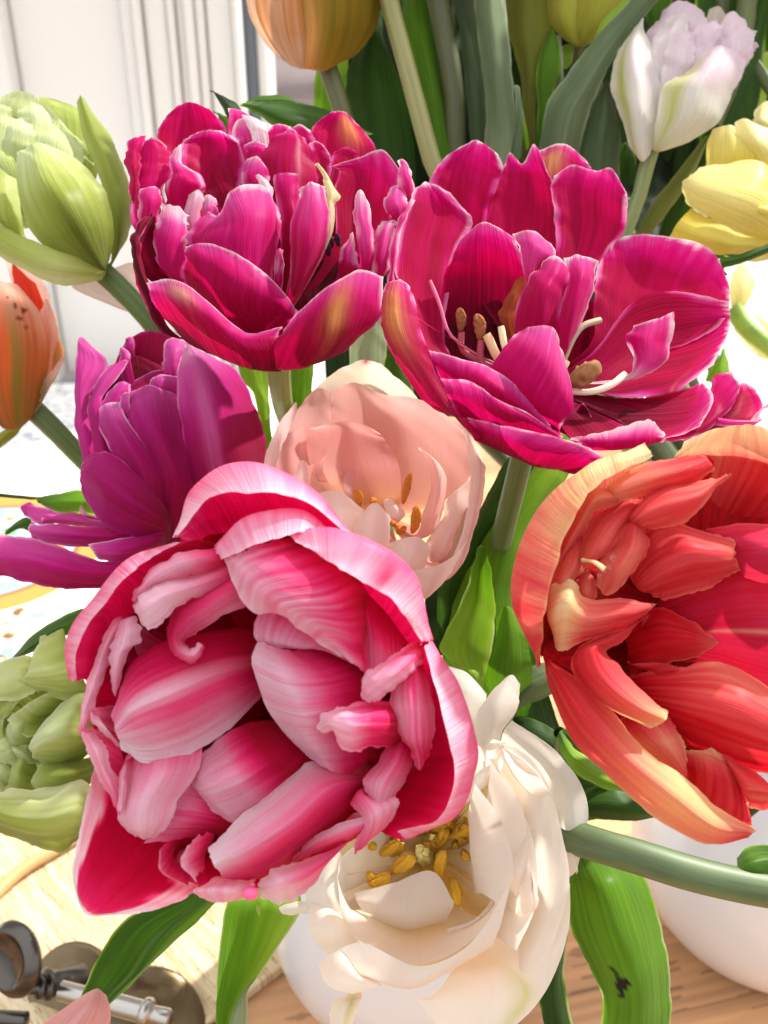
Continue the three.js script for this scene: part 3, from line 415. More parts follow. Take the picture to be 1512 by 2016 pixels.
  // front outer pair
  p([[-0.3, 380, 1250, 20, 480, 1295, 22, 590, 1340, 23, 690, 1362, 22, 800, 1365, 20], [-0.05, 238, 1120, 22, 380, 1160, 30, 520, 1230, 33, 650, 1280, 32, 800, 1262, 28], [0.1, 163, 1002, 22, 310, 1020, 32, 460, 1110, 35, 600, 1212, 34, 790, 1190, 28], [0.65, 144, 935, 20, 290, 918, 27, 440, 1015, 30, 640, 1172, 32, 810, 1147, 26]], { e: 1.3, flame: [0.28, 0.85, 0.1, 0.1, [0.76, 0.42, 0.3]] });
  p([[-0.3, 690, 1330, 21, 800, 1362, 24, 900, 1352, 25, 1000, 1322, 23, 1100, 1278, 18], [-0.05, 720, 1262, 26, 860, 1240, 34, 1000, 1220, 36, 1120, 1185, 32, 1205, 1190, 22], [0.08, 780, 1197, 28, 900, 1130, 36, 1020, 1080, 38, 1150, 1040, 33, 1284, 1085, 22], [0.6, 812, 1162, 26, 930, 1040, 33, 1070, 930, 35, 1190, 869, 30, 1306, 905, 20]], { e: 1.3, flame: [[0.6, 0.72, 0.1, 0.2, YF], [0.5, 0.55, 0.02, 0.2, [0.3, 0.01, 0.03]]] });
  // right side
  p([[0, 1060, 720, -16, 1150, 800, -18, 1260, 740, -16], [0, 1062, 490, -20, 1190, 550, -26, 1335, 600, -18], [0.1, 1085, 375, -24, 1220, 390, -28, 1374, 470, -20], [0.5, 1030, 370, -24, 1110, 345, -25, 1200, 315, -27, 1295, 283, -28, 1388, 390, -22]], { e: 1.4 });
  p([[0.1, 1175, 900, 8, 1195, 900, 10, 1225, 890, 8], [0.45, 1180, 745, 10, 1215, 745, 14, 1252, 755, 10], [0.6, 1153, 590, 8, 1195, 590, 12, 1242, 625, 8], [0.95, 1168, 510, 6, 1190, 488, 6, 1212, 520, 6]], { st: 0.3 });
  p([[0.1, 1235, 910, 6, 1280, 910, 10, 1320, 890, 6], [0.35, 1240, 800, 6, 1290, 790, 12, 1335, 800, 6], [0.55, 1275, 665, 2, 1315, 680, 8, 1350, 690, 2], [0.8, 1300, 635, 0, 1330, 626, 2, 1368, 640, 0]], { st: 0.3 });
  p([[0.0, 1075, 900, 0, 1120, 900, 2, 1180, 890, 0], [0.1, 1085, 810, -2, 1130, 800, 0, 1172, 800, -2], [0.4, 1140, 700, -6, 1150, 685, -6, 1162, 720, -6]]);
  p([[0.1, 1340, 640, -2, 1370, 640, 0, 1400, 620, -2], [0.5, 1312, 560, -4, 1360, 560, 4, 1415, 540, -4], [0.7, 1330, 470, -8, 1370, 450, -6, 1412, 470, -8]], { st: 0.3 });
  p([[0.2, 1385, 560, -8, 1420, 560, -6, 1445, 540, -8], [0.45, 1375, 420, -10, 1415, 420, -4, 1450, 470, -10], [0.7, 1375, 345, -14, 1392, 334, -13, 1418, 370, -14]], { st: 0.3 });
  p([[0, 1260, 880, -8, 1330, 880, -8, 1380, 800, -10], [0, 1280, 700, -12, 1360, 700, -12, 1420, 640, -14], [0.4, 1330, 600, -14, 1380, 600, -14, 1440, 560, -16]]);
  for (const [x, y] of [[1042, 705], [1075, 695], [1030, 740]]) stamen(f.g, f, [x + 6, y + 60, -4], [x, y, 0], 0.0012, [0.05, 0.01, 0.04]);
  stem(f.g, toMouth(f.P(790, 1210, -6), MOUTH1, 0, -0.016, [f.P(795, 1420, -34), f.P(850, 1640, -80)]), 0.0042, 0.004, [0.3, 0.42, 0.1]);
}
// ---------- wide open magenta tulip ----------
{
  const YF = [0.78, 0.46, 0.14];
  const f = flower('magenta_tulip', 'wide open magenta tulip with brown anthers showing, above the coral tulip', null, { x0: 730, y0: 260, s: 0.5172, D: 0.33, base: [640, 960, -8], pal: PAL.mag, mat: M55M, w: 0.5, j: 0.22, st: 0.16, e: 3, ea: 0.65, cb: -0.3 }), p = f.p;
  p([[0, 225, 870, 0, 260, 850, -8, 310, 860, -10], [0, 115, 610, 0, 200, 650, -12, 295, 610, -18], [0.05, 98, 440, -6, 210, 430, -20, 335, 440, -26], [0.1, 148, 272, -12, 240, 280, -26, 388, 340, -30], [0.55, 172, 212, -16, 215, 188, -22, 302, 230, -28]]);
  p([[0.2, 90, 640, 2, 100, 640, 4, 116, 640, 2], [0.3, 68, 500, 0, 85, 490, 3, 104, 480, 0], [0.4, 85, 370, -5, 105, 350, -3, 130, 350, -6], [0.8, 145, 265, -11, 155, 258, -11, 168, 260, -12]], {});
  p([[0, 290, 440, -34, 380, 460, -36, 440, 420, -36], [0, 222, 200, -36, 350, 230, -42, 475, 240, -38], [0.1, 272, 108, -38, 370, 120, -43, 507, 145, -40], [0.5, 340, 55, -40, 400, 32, -42, 482, 80, -41]]);
  p([[0, 430, 460, -30, 590, 480, -34, 715, 480, -30], [0, 455, 280, -34, 600, 290, -40, 728, 340, -34], [0.03, 495, 170, -36, 600, 160, -40, 700, 205, -36], [0.5, 514, 105, -38, 530, 78, -38, 575, 122, -38, 620, 47, -38, 662, 125, -38]]);
  p([[0.1, 640, 280, -44, 720, 270, -46, 850, 220, -44], [0.15, 638, 125, -44, 720, 115, -47, 845, 150, -44], [0.5, 642, 66, -45, 738, 45, -46, 815, 100, -45]], { flame: [0.32, 0.72, 0.22, 0.18, [0.8, 0.36, 0.16]] });
  p([[0, 700, 480, -28, 790, 510, -30, 880, 480, -28], [0, 700, 330, -32, 830, 335, -36, 962, 375, -30], [0.1, 688, 205, -34, 830, 220, -38, 978, 265, -32], [0.5, 700, 165, -35, 770, 124, -37, 860, 148, -37, 912, 136, -36, 968, 215, -34]], { e: 2 });
  // centre
  p([[-0.3, 290, 780, -20, 440, 800, -24, 580, 760, -20], [-0.15, 278, 575, -15, 430, 560, -22, 592, 580, -16], [0.1, 312, 475, -12, 430, 430, -15, 578, 485, -14], [0.6, 345, 400, -12, 430, 343, -12, 545, 400, -13]], { e: 1.6 });
  p([[0.4, 590, 560, -4, 610, 545, 0, 640, 510, -4], [0.55, 560, 440, -6, 620, 440, 0, 706, 475, -4], [0.75, 538, 388, -8, 610, 371, -6, 692, 420, -8]], { e: 1.6 });
  p([[0.1, 545, 800, 2, 620, 800, 8, 730, 790, 4], [0.12, 568, 635, 2, 650, 625, 12, 726, 640, 4], [0.25, 608, 552, 0, 680, 550, 8, 764, 570, 2], [0.55, 658, 494, -2, 712, 473, 0, 772, 522, -2]], { e: 1.7 });
  p([[0.2, 715, 820, 6, 733, 850, 8, 762, 810, 4], [0.2, 718, 690, 6, 765, 690, 12, 818, 690, 2], [0.25, 748, 565, 2, 800, 560, 8, 848, 592, -2], [0.7, 735, 482, -4, 800, 461, -2, 867, 492, -6]], { e: 1.7 });
  // right side
  p([[0, 840, 800, -14, 1000, 850, -20, 1150, 820, -14], [0, 850, 630, -20, 1030, 650, -28, 1340, 720, -18], [0.02, 862, 515, -26, 1080, 520, -34, 1364, 640, -24], [0.5, 868, 490, -29, 955, 402, -31, 1120, 396, -33, 1295, 450, -31, 1362, 575, -27]], { e: 2.4 });
  p([[0, 830, 850, -8, 840, 940, -4, 900, 1000, 2], [-0.05, 1000, 645, -16, 1050, 830, -14, 1030, 1012, 4], [0, 1150, 605, -20, 1220, 800, -16, 1180, 972, 0], [0.35, 1358, 648, -20, 1368, 740, -18, 1300, 888, -10]], { e: 2 });
  p([[1.1, 962, 930, 4, 985, 942, 5, 1012, 935, 4], [0.5, 1000, 872, 4, 1050, 880, 9, 1112, 888, 4], [0.35, 966, 792, 2, 1050, 790, 8, 1147, 792, 2], [0.6, 1000, 735, 0, 1065, 722, 3, 1155, 683, 0]], { e: 1.6, cb: 1.2 });
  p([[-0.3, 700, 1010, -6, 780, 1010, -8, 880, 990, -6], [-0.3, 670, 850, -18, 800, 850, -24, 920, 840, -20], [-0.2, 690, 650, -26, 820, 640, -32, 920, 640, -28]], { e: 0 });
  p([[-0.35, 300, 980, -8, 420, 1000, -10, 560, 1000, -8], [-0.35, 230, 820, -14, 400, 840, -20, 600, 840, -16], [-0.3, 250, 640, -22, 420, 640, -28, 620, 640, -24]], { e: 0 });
  // front centre
  p([[0.0, 470, 960, 10, 600, 1060, 16, 720, 1130, 14], [0.1, 455, 900, 17, 610, 980, 26, 725, 1112, 20], [0.2, 520, 800, 16, 660, 880, 28, 765, 1050, 20], [0.55, 560, 755, 13, 690, 745, 18, 728, 850, 16]], { e: 1.4, k: [0.1, 0.15, 0.1] });
  // outer left and lower rims
  p([[0.0, 250, 1065, 24, 330, 1090, 28, 400, 1165, 28], [0.0, 108, 890, 18, 180, 890, 25, 262, 945, 26], [0.1, 44, 765, 13, 110, 755, 21, 197, 765, 19], [0.2, 36, 645, 8, 92, 640, 15, 168, 645, 12], [0.5, 58, 575, 4, 105, 553, 6, 148, 580, 4]], { flame: [[0.38, 0.72, 0.26, 0.2, YF]], e: 1.2 });
  p([[0, 330, 1040, 14, 480, 1080, 20, 690, 1160, 18], [0.1, 245, 900, 18, 440, 960, 26, 685, 1125, 24], [0.7, 220, 830, 15, 340, 860, 20, 455, 890, 21, 560, 972, 23, 692, 1112, 22]], { e: 1.8 });
  p([[0, 370, 1120, 20, 540, 1150, 26, 735, 1175, 24], [0.05, 305, 1020, 24, 500, 1065, 32, 722, 1165, 29], [0.55, 260, 935, 22, 380, 950, 28, 470, 1010, 30, 600, 1070, 31, 732, 1163, 30]], { e: 1.6 });
  p([[-0.3, 400, 1170, 22, 600, 1262, 26, 760, 1300, 24], [0.05, 385, 1130, 26, 620, 1215, 36, 885, 1268, 31], [0.65, 364, 1092, 28, 500, 1118, 33, 720, 1163, 36, 830, 1203, 35, 904, 1250, 31]], { e: 1.8 });
  // dark lower right
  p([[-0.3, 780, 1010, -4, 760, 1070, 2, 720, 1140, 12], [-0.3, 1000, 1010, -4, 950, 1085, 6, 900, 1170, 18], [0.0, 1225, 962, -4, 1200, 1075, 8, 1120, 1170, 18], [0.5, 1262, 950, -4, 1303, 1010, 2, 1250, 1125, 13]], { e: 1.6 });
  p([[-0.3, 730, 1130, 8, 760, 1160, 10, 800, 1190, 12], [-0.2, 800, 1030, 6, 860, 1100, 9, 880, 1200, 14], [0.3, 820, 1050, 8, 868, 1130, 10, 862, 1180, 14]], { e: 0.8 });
  p([[0, 1140, 1175, 16, 1200, 1125, 10, 1240, 1050, 4], [0.1, 1250, 1150, 12, 1290, 1085, 8, 1290, 985, -2], [0.15, 1335, 1095, 6, 1350, 1025, 2, 1310, 928, -6], [0.5, 1388, 1025, 0, 1403, 960, -2, 1372, 916, -6]], { e: 1.8 });
  p([[-0.3, 1200, 1180, 10, 1250, 1130, 4, 1280, 1080, -2], [-0.2, 1340, 1150, 6, 1370, 1080, 2, 1380, 1000, -6], [0.05, 1440, 1120, 2, 1450, 1060, -2, 1420, 950, -8], [0.4, 1482, 1075, -2, 1494, 1030, -4, 1450, 962, -8]], { e: 1.2 });
  p([[0.4, 1440, 1130, 8, 1470, 1110, 8, 1490, 1100, 8], [0.8, 1440, 1110, 6, 1470, 1070, 6, 1505, 1060, 4], [0.9, 1485, 1060, 2, 1520, 1030, 3, 1560, 1020, 0]], {});
  p([[0.1, 790, 1200, 24, 950, 1215, 28, 1110, 1180, 22], [0.3, 785, 1182, 26, 950, 1175, 31, 1118, 1160, 24], [1.1, 763, 1165, 23, 850, 1150, 26, 960, 1125, 28, 1050, 1102, 25, 1114, 1145, 22]], { e: 1.6, j: 0.9 });
  // anthers, pistil
  const BR = [0.28, 0.09, 0.03], CR = [0.78, 0.68, 0.42];
  for (const [a, b, r] of [[[345, 760, -4], [343, 672, -2], 0.0019], [[420, 790, 0], [412, 695, 2], 0.0023]]) stamen(f.g, f, a, b, r, BR);
  stamen(f.g, f, [760, 960, 10], [870, 885, 14], 0.0034, [0.3, 0.14, 0.05]);
  const thin = (pts, r, rgb) => { const m = stemMats['f' + rgb.join()] ||= new THREE.MeshStandardMaterial({ color: new THREE.Color().setRGB(...rgb), roughness: 0.7 }); part('filament', tube(pts.map(q => f.P(...q)), r, r * 0.8, 16), m, f.g); };
  thin([[640, 960, -6], [350, 830, -6], [345, 760, -4]], 0.0011, [0.4, 0.08, 0.12]); thin([[640, 960, -6], [425, 880, -2], [420, 790, 0]], 0.0012, [0.35, 0.06, 0.1]);
  thin([[640, 960, -6], [500, 880, 0], [440, 770, 2]], 0.0016, [0.7, 0.5, 0.28]); thin([[640, 960, -4], [520, 840, 0], [495, 740, 0]], 0.0012, CR);
  thin([[640, 970, 4], [830, 990, 10], [920, 960, 10], [968, 920, 8]], 0.0012, [0.74, 0.66, 0.5]); thin([[720, 900, 4], [800, 745, 4], [875, 715, 2]], 0.0011, [0.4, 0.32, 0.22]);
  thin([[640, 960, 2], [730, 900, 12], [745, 870, 13]], 0.0013, CR); thin([[640, 960, -4], [310, 780, -4], [260, 650, -4], [225, 565, -4]], 0.0006, [0.6, 0.12, 0.24]);
  p([[0.0, 490, 720, -6, 510, 730, -5, 550, 700, -7], [0.1, 500, 650, -8, 530, 640, -6, 580, 640, -9], [0.2, 545, 575, -10, 570, 555, -10, 590, 570, -11]], { col: [0.42, 0.09, 0.03] });
  stem(f.g, toMouth(f.P(640, 990, -14), MOUTH1, 0.02, -0.006, [f.P(560, 1300, -34)]), 0.0042, 0.004, [0.12, 0.22, 0.05]);
}
// ---------- peach tulip in the middle ----------
{
  const f = flower('peach_tulip', 'pale peach double tulip with orange anthers, shaded in the middle of the bunch', null, { x0: 490, y0: 680, s: 0.3439, D: 0.345, base: [760, 960, -48], pal: PAL.peach, mat: M55, w: 0.25, j: 0.2, st: 0.08, cb: -0.25 }), p = f.p;
  p([[0.5, 330, 560, -46, 660, 540, -56, 1000, 460, -46], [1.1, 360, 280, -46, 660, 300, -56, 970, 310, -46], [1.25, 470, 165, -45, 660, 180, -52, 860, 195, -45], [1.2, 580, 105, -44, 662, 83, -46, 755, 105, -44]], { flame: [0.55, 0.98, 0.12, 0.05, [0.5, 0.04, 0.12]] });
  p([[-0.1, 560, 900, -30, 850, 950, -34, 1100, 900, -26], [0.05, 480, 600, -30, 850, 600, -38, 1260, 760, -22], [0.15, 464, 390, -32, 800, 400, -40, 1288, 570, -23], [0.45, 468, 262, -33, 600, 212, -38, 760, 280, -38, 980, 310, -34, 1250, 480, -25]]);
  p([[0.2, 160, 780, -14, 300, 790, -20, 430, 740, -22], [0.25, 198, 550, -19, 330, 530, -28, 472, 520, -29], [0.4, 275, 375, -25, 370, 335, -31, 470, 410, -32], [0.5, 330, 297, -27, 400, 246, -30, 464, 266, -33]]);
  p([[-0.3, 560, 920, -26, 700, 970, -28, 860, 920, -26], [0.0, 360, 720, -21, 600, 710, -29, 860, 690, -25], [0.05, 335, 490, -21, 560, 520, -29, 770, 530, -28], [0.35, 345, 475, -22, 440, 456, -26, 560, 430, -29, 660, 454, -28, 750, 505, -28]]);
  p([[0, 200, 820, -12, 300, 830, -16, 360, 830, -18], [0.15, 160, 640, -12, 270, 640, -20, 380, 640, -23], [0.3, 230, 500, -17, 320, 470, -24, 420, 480, -25]]);
  p([[0.5, 100, 800, -4, 130, 810, 0, 170, 800, -4], [0.6, 84, 690, -1, 118, 700, 3, 156, 710, -2], [0.7, 112, 575, -5, 150, 590, -2, 190, 585, -8], [0.8, 182, 430, -10, 212, 430, -10, 240, 455, -14], [0.9, 255, 345, -16, 270, 328, -16, 270, 372, -17]]);
  p([[0.6, 240, 830, -9, 290, 850, -8, 340, 850, -10], [0.8, 265, 720, -12, 300, 720, -11, 340, 730, -13], [0.95, 285, 670, -14, 310, 655, -14, 335, 672, -15]]);
  // inner right petals
  p([[0.2, 960, 1080, -24, 1010, 1100, -20, 1070, 1060, -24], [0.4, 1000, 950, -22, 1060, 940, -16, 1110, 940, -22], [0.45, 1042, 800, -22, 1090, 790, -17, 1135, 800, -22], [0.5, 1020, 660, -23, 1060, 660, -20, 1105, 700, -23], [0.8, 968, 585, -25, 985, 590, -24, 1005, 605, -25]]);
  p([[0.3, 1010, 1200, -14, 1060, 1240, -10, 1110, 1230, -14], [0.5, 1020, 1120, -16, 1130, 1110, -8, 1210, 1100, -12], [0.6, 1115, 980, -18, 1190, 960, -9, 1260, 960, -12], [0.7, 1130, 885, -19, 1190, 845, -13, 1275, 840, -14], [0.8, 1245, 805, -17, 1275, 760, -16, 1292, 718, -16]]);
  p([[0.3, 1120, 1230, -10, 1150, 1250, -8, 1180, 1200, -10], [0.5, 1180, 1080, -10, 1215, 1080, -6, 1240, 1080, -9], [0.6, 1230, 940, -12, 1255, 930, -9, 1270, 930, -11]], { col: [0.6, 0.38, 0.26] });
  p([[0.5, 1100, 1360, -10, 1150, 1330, -6, 1200, 1270, -6], [0.6, 1180, 1180, -6, 1240, 1160, 0, 1290, 1070, -4], [0.65, 1250, 930, -6, 1300, 900, 0, 1340, 860, -6], [0.7, 1270, 740, -12, 1320, 700, -7, 1352, 690, -11], [0.8, 1230, 480, -22, 1275, 530, -19, 1308, 590, -18]]);
  // front petals
  p([[0.7, 480, 1100, -12, 560, 1120, -8, 640, 1100, -12], [0.8, 420, 960, -12, 530, 980, -6, 620, 1020, -10], [0.9, 370, 850, -16, 520, 840, -12, 660, 945, -14]]);
  p([[0.7, 620, 1200, -8, 700, 1220, -4, 790, 1200, -8], [0.9, 595, 1060, -8, 700, 1060, -1, 810, 1060, -8], [1, 630, 970, -12, 725, 905, -9, 808, 970, -12]]);
  p([[0.8, 800, 1260, -6, 900, 1330, 0, 980, 1300, -6], [0.9, 790, 1190, -6, 920, 1210, 2, 1020, 1220, -5], [1, 785, 1150, -9, 850, 1118, -6, 960, 1098, -6, 1040, 1150, -9]]);
  p([[0.8, 790, 1150, -14, 810, 1140, -14, 840, 1130, -14], [1, 760, 1160, -10, 820, 1130, -8, 868, 1120, -10]], {});
  p([[0.8, 800, 1000, -20, 850, 1010, -19, 890, 980, -20], [1, 780, 930, -22, 830, 920, -19, 885, 950, -21], [1, 772, 885, -24, 795, 880, -24, 830, 895, -24]]);
  p([[0.4, 520, 900, -26, 560, 900, -26, 610, 890, -26], [0.45, 485, 810, -27, 540, 800, -26, 590, 800, -27], [0.5, 520, 730, -29, 590, 705, -29, 628, 720, -30]]);
  p([[0.8, 900, 1330, 0, 1000, 1450, 2, 1040, 1420, -2], [0.9, 930, 1300, 4, 1060, 1340, 7, 1150, 1310, 2], [1, 930, 1288, 5, 1090, 1255, 9, 1190, 1190, 6, 1262, 1100, 0]], { k: [0, 0, 0] });
  p([[0.8, 780, 1300, -2, 900, 1420, 0, 1010, 1425, -2], [0.9, 780, 1200, 0, 900, 1290, 4, 1000, 1290, 2]], {});
  const O = [0.62, 0.20, 0.02];
  for (const [a, b, r] of [[[640, 915, -22], [622, 830, -20], 0.0019], [[880, 900, -24], [925, 735, -20], 0.0016], [[940, 1070, -16], [970, 930, -12], 0.0022], [[850, 1080, -16], [880, 1030, -14], 0.002], [[700, 910, -24], [720, 880, -22], 0.0016], [[820, 1030, -18], [840, 1010, -17], 0.0014]]) stamen(f.g, f, a, b, r, O);
  stem(f.g, toMouth(f.at, MOUTH1, 0.004, -0.004), 0.0038, 0.004);
}
// ---------- purple tulip ----------
{
  const f = flower('purple_tulip', 'purple double tulip with one petal hanging out, below the green bud', null, { x0: 0, y0: 630, s: 0.3704, D: 0.38, base: [900, 1230, -2], pal: PAL.purple, mat: M35, w: 0.4, j: 0.15, st: 0.12, e: 0.5, ea: 0.35, cb: -0.2 }), p = f.p;
  f.ring(720, 520, 260, 330, -16, 5, -0.35, 180, 360, {});
  p([[0.2, 470, 900, -4, 520, 880, 0, 560, 840, -4], [0.3, 440, 740, -2, 480, 720, 3, 528, 690, -2], [0.4, 405, 560, -4, 440, 560, 0, 492, 570, -4], [0.45, 398, 350, -8, 430, 350, -4, 478, 400, -8], [0.5, 408, 180, -12, 470, 215, -10, 572, 235, -12], [0.6, 420, 88, -14, 428, 85, -14, 445, 95, -14]]);
  p([[0.2, 480, 420, -8, 500, 450, -6, 530, 440, -8], [0.35, 500, 360, -9, 530, 340, -8, 560, 330, -9], [0.5, 540, 300, -11, 560, 270, -11, 576, 235, -12]]);
  p([[0.2, 520, 760, 4, 570, 780, 8, 620, 760, 4], [0.25, 480, 570, 3, 525, 570, 8, 575, 565, 6], [0.35, 466, 465, 0, 500, 440, 2, 542, 425, 0], [0.5, 535, 290, -6, 590, 280, -6, 640, 290, -8], [0.4, 608, 235, -10, 660, 215, -12, 684, 222, -12]]);
  p([[-0.4, 560, 460, -14, 700, 460, -20, 860, 380, -16], [-0.3, 590, 280, -18, 740, 260, -26, 885, 240, -22], [-0.05, 672, 105, -22, 770, 60, -26, 945, 78, -24]]);
  p([[0.2, 640, 260, -14, 670, 250, -13, 700, 230, -14], [0.5, 640, 190, -16, 665, 180, -15, 690, 190, -16], [0.6, 638, 158, -17, 650, 150, -17, 680, 165, -17]], { j: 0.5 });
  p([[0.1, 665, 200, -20, 690, 190, -20, 715, 180, -20], [0.4, 664, 130, -22, 690, 125, -21, 715, 120, -22], [0.5, 675, 95, -23, 690, 85, -23, 708, 92, -23]]);
  p([[0.2, 880, 340, -6, 920, 330, -4, 960, 310, -6], [0.5, 866, 190, -10, 920, 190, -6, 978, 200, -10], [0.65, 885, 108, -13, 930, 87, -13, 1002, 125, -14]]);
  p([[0.1, 690, 430, -4, 780, 430, 0, 880, 400, -4], [-0.1, 695, 360, -8, 780, 320, -8, 890, 290, -9], [0.35, 715, 325, -10, 800, 275, -10, 890, 256, -11]]);
  p([[0.2, 790, 470, 0, 860, 470, 3, 950, 460, 0], [0.4, 785, 350, -2, 860, 340, 1, 952, 350, -2], [0.6, 815, 310, -4, 870, 291, -4, 950, 295, -5]]);
  p([[0.2, 540, 520, 4, 600, 520, 6, 660, 480, 4], [0.3, 540, 430, 2, 610, 420, 4, 692, 380, 0], [0.5, 575, 370, -2, 640, 326, -3, 692, 345, -4]]);
  p([[0.4, 640, 480, 10, 670, 480, 11, 690, 460, 10], [0.6, 636, 420, 8, 660, 410, 9, 690, 400, 8], [0.7, 645, 390, 6, 660, 380, 6, 685, 385, 6]]);
  p([[-0.25, 1020, 980, 2, 1200, 1050, 10, 1380, 960, -4], [-0.05, 985, 670, 9, 1170, 680, 23, 1418, 700, -4], [0.25, 944, 430, 8, 1120, 430, 22, 1350, 440, -6], [0.45, 948, 260, 2, 1080, 270, 12, 1245, 255, -8], [0.8, 985, 150, -4, 1003, 122, -4, 1062, 160, -6]], { flame: [0.4, 0.6, 0.1, 0.3, [0.6, 0.12, 0.36]], k: [0.15, 0.1, -0.15] });
  p([[-0.2, 760, 1200, 6, 860, 1210, 10, 960, 1180, 4], [0.05, 800, 850, 14, 920, 860, 20, 1055, 850, 8], [0.25, 690, 570, 12, 830, 570, 20, 982, 655, 8], [0.4, 656, 440, 6, 800, 430, 12, 952, 450, 4], [0.55, 690, 383, 3, 800, 351, 4, 935, 388, 1]]);
  p([[-0.1, 720, 1180, 14, 790, 1190, 16, 880, 1170, 12], [0.05, 640, 810, 16, 760, 820, 22, 885, 850, 18], [0.3, 558, 645, 12, 660, 640, 20, 775, 660, 16], [0.5, 510, 532, 6, 580, 505, 12, 664, 510, 12], [0.8, 527, 476, 4, 560, 450, 6, 644, 436, 6]], { e: 1, ea: 0.5 });
  p([[-0.05, 900, 1020, 18, 890, 1090, 22, 870, 1160, 18], [0.1, 760, 850, 22, 740, 990, 32, 720, 1155, 24], [0.2, 620, 722, 18, 580, 880, 32, 600, 1115, 22], [0.25, 520, 702, 14, 468, 800, 22, 498, 1022, 18], [0.3, 450, 738, 12, 426, 820, 14, 438, 925, 14]]);
  // hanging petals
  p([[-0.05, 840, 1190, 14, 820, 1260, 18, 780, 1340, 14], [0.05, 560, 1282, 20, 580, 1345, 26, 560, 1422, 20], [0.2, 330, 1205, 18, 320, 1310, 30, 300, 1428, 20], [0.3, 150, 1152, 12, 140, 1262, 26, 130, 1392, 16], [0.35, -80, 1140, 6, -80, 1240, 16, -80, 1340, 6]], { k: [0.25, 0.1, -0.2] });
  p([[0.05, 870, 1130, 20, 820, 1190, 24, 760, 1265, 20], [0.25, 680, 1150, 24, 660, 1222, 30, 620, 1292, 24], [0.55, 468, 1190, 24, 490, 1228, 26, 530, 1268, 24]]);
  p([[0.1, 800, 1100, 12, 780, 1140, 14, 760, 1180, 12], [0.2, 560, 1100, 16, 560, 1150, 22, 540, 1198, 16], [0.4, 300, 1085, 14, 290, 1130, 22, 300, 1192, 16], [0.6, 165, 1085, 8, 152, 1125, 12, 180, 1162, 10]]);
  p([[0.2, 780, 1060, 8, 760, 1090, 10, 740, 1120, 8], [0.5, 570, 1080, 10, 560, 1095, 13, 540, 1105, 10], [0.45, 400, 1022, 6, 380, 1055, 12, 360, 1090, 8], [0.4, 240, 1045, 2, 226, 1060, 6, 220, 1080, 4]]);
  p([[0.3, 500, 1050, 4, 480, 1070, 5, 460, 1080, 4], [0.5, 300, 1018, 2, 270, 1050, 6, 230, 1085, 2], [0.6, 200, 990, -2, 190, 1025, 2, 180, 1075, -2], [0.4, 140, 966, -6, 116, 990, -5, 130, 1030, -5]]);
  p([[0.4, 620, 1070, 2, 540, 1060, 2, 460, 1060, 0], [0.8, 500, 1050, 0, 460, 1030, 2, 420, 1022, 0], [0.5, 440, 1000, -4, 430, 985, -4, 436, 965, -5]], { col: [0.62, 0.35, 0.42] });
  stem(f.g, toMouth(f.at, MOUTH1, -0.016, -0.004), 0.0042, 0.004);
  // leaves beside it
  const L = { x0: 0, y0: 630, s: 0.3704, D: 0.42 };
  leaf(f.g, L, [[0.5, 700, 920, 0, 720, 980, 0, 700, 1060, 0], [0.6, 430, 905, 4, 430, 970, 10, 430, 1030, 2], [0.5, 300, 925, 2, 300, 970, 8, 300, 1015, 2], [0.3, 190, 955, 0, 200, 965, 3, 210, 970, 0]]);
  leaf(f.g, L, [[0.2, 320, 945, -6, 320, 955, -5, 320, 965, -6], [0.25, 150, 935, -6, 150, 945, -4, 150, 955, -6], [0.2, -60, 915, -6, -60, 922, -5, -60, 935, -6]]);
  leaf(f.g, L, [[0.3, 200, 1100, -10, 190, 1120, -8, 180, 1140, -10], [0.3, 140, 1050, -10, 130, 1085, -6, 120, 1110, -10], [0.2, 30, 1120, -10, 25, 1135, -9, 30, 1145, -10]]);
}
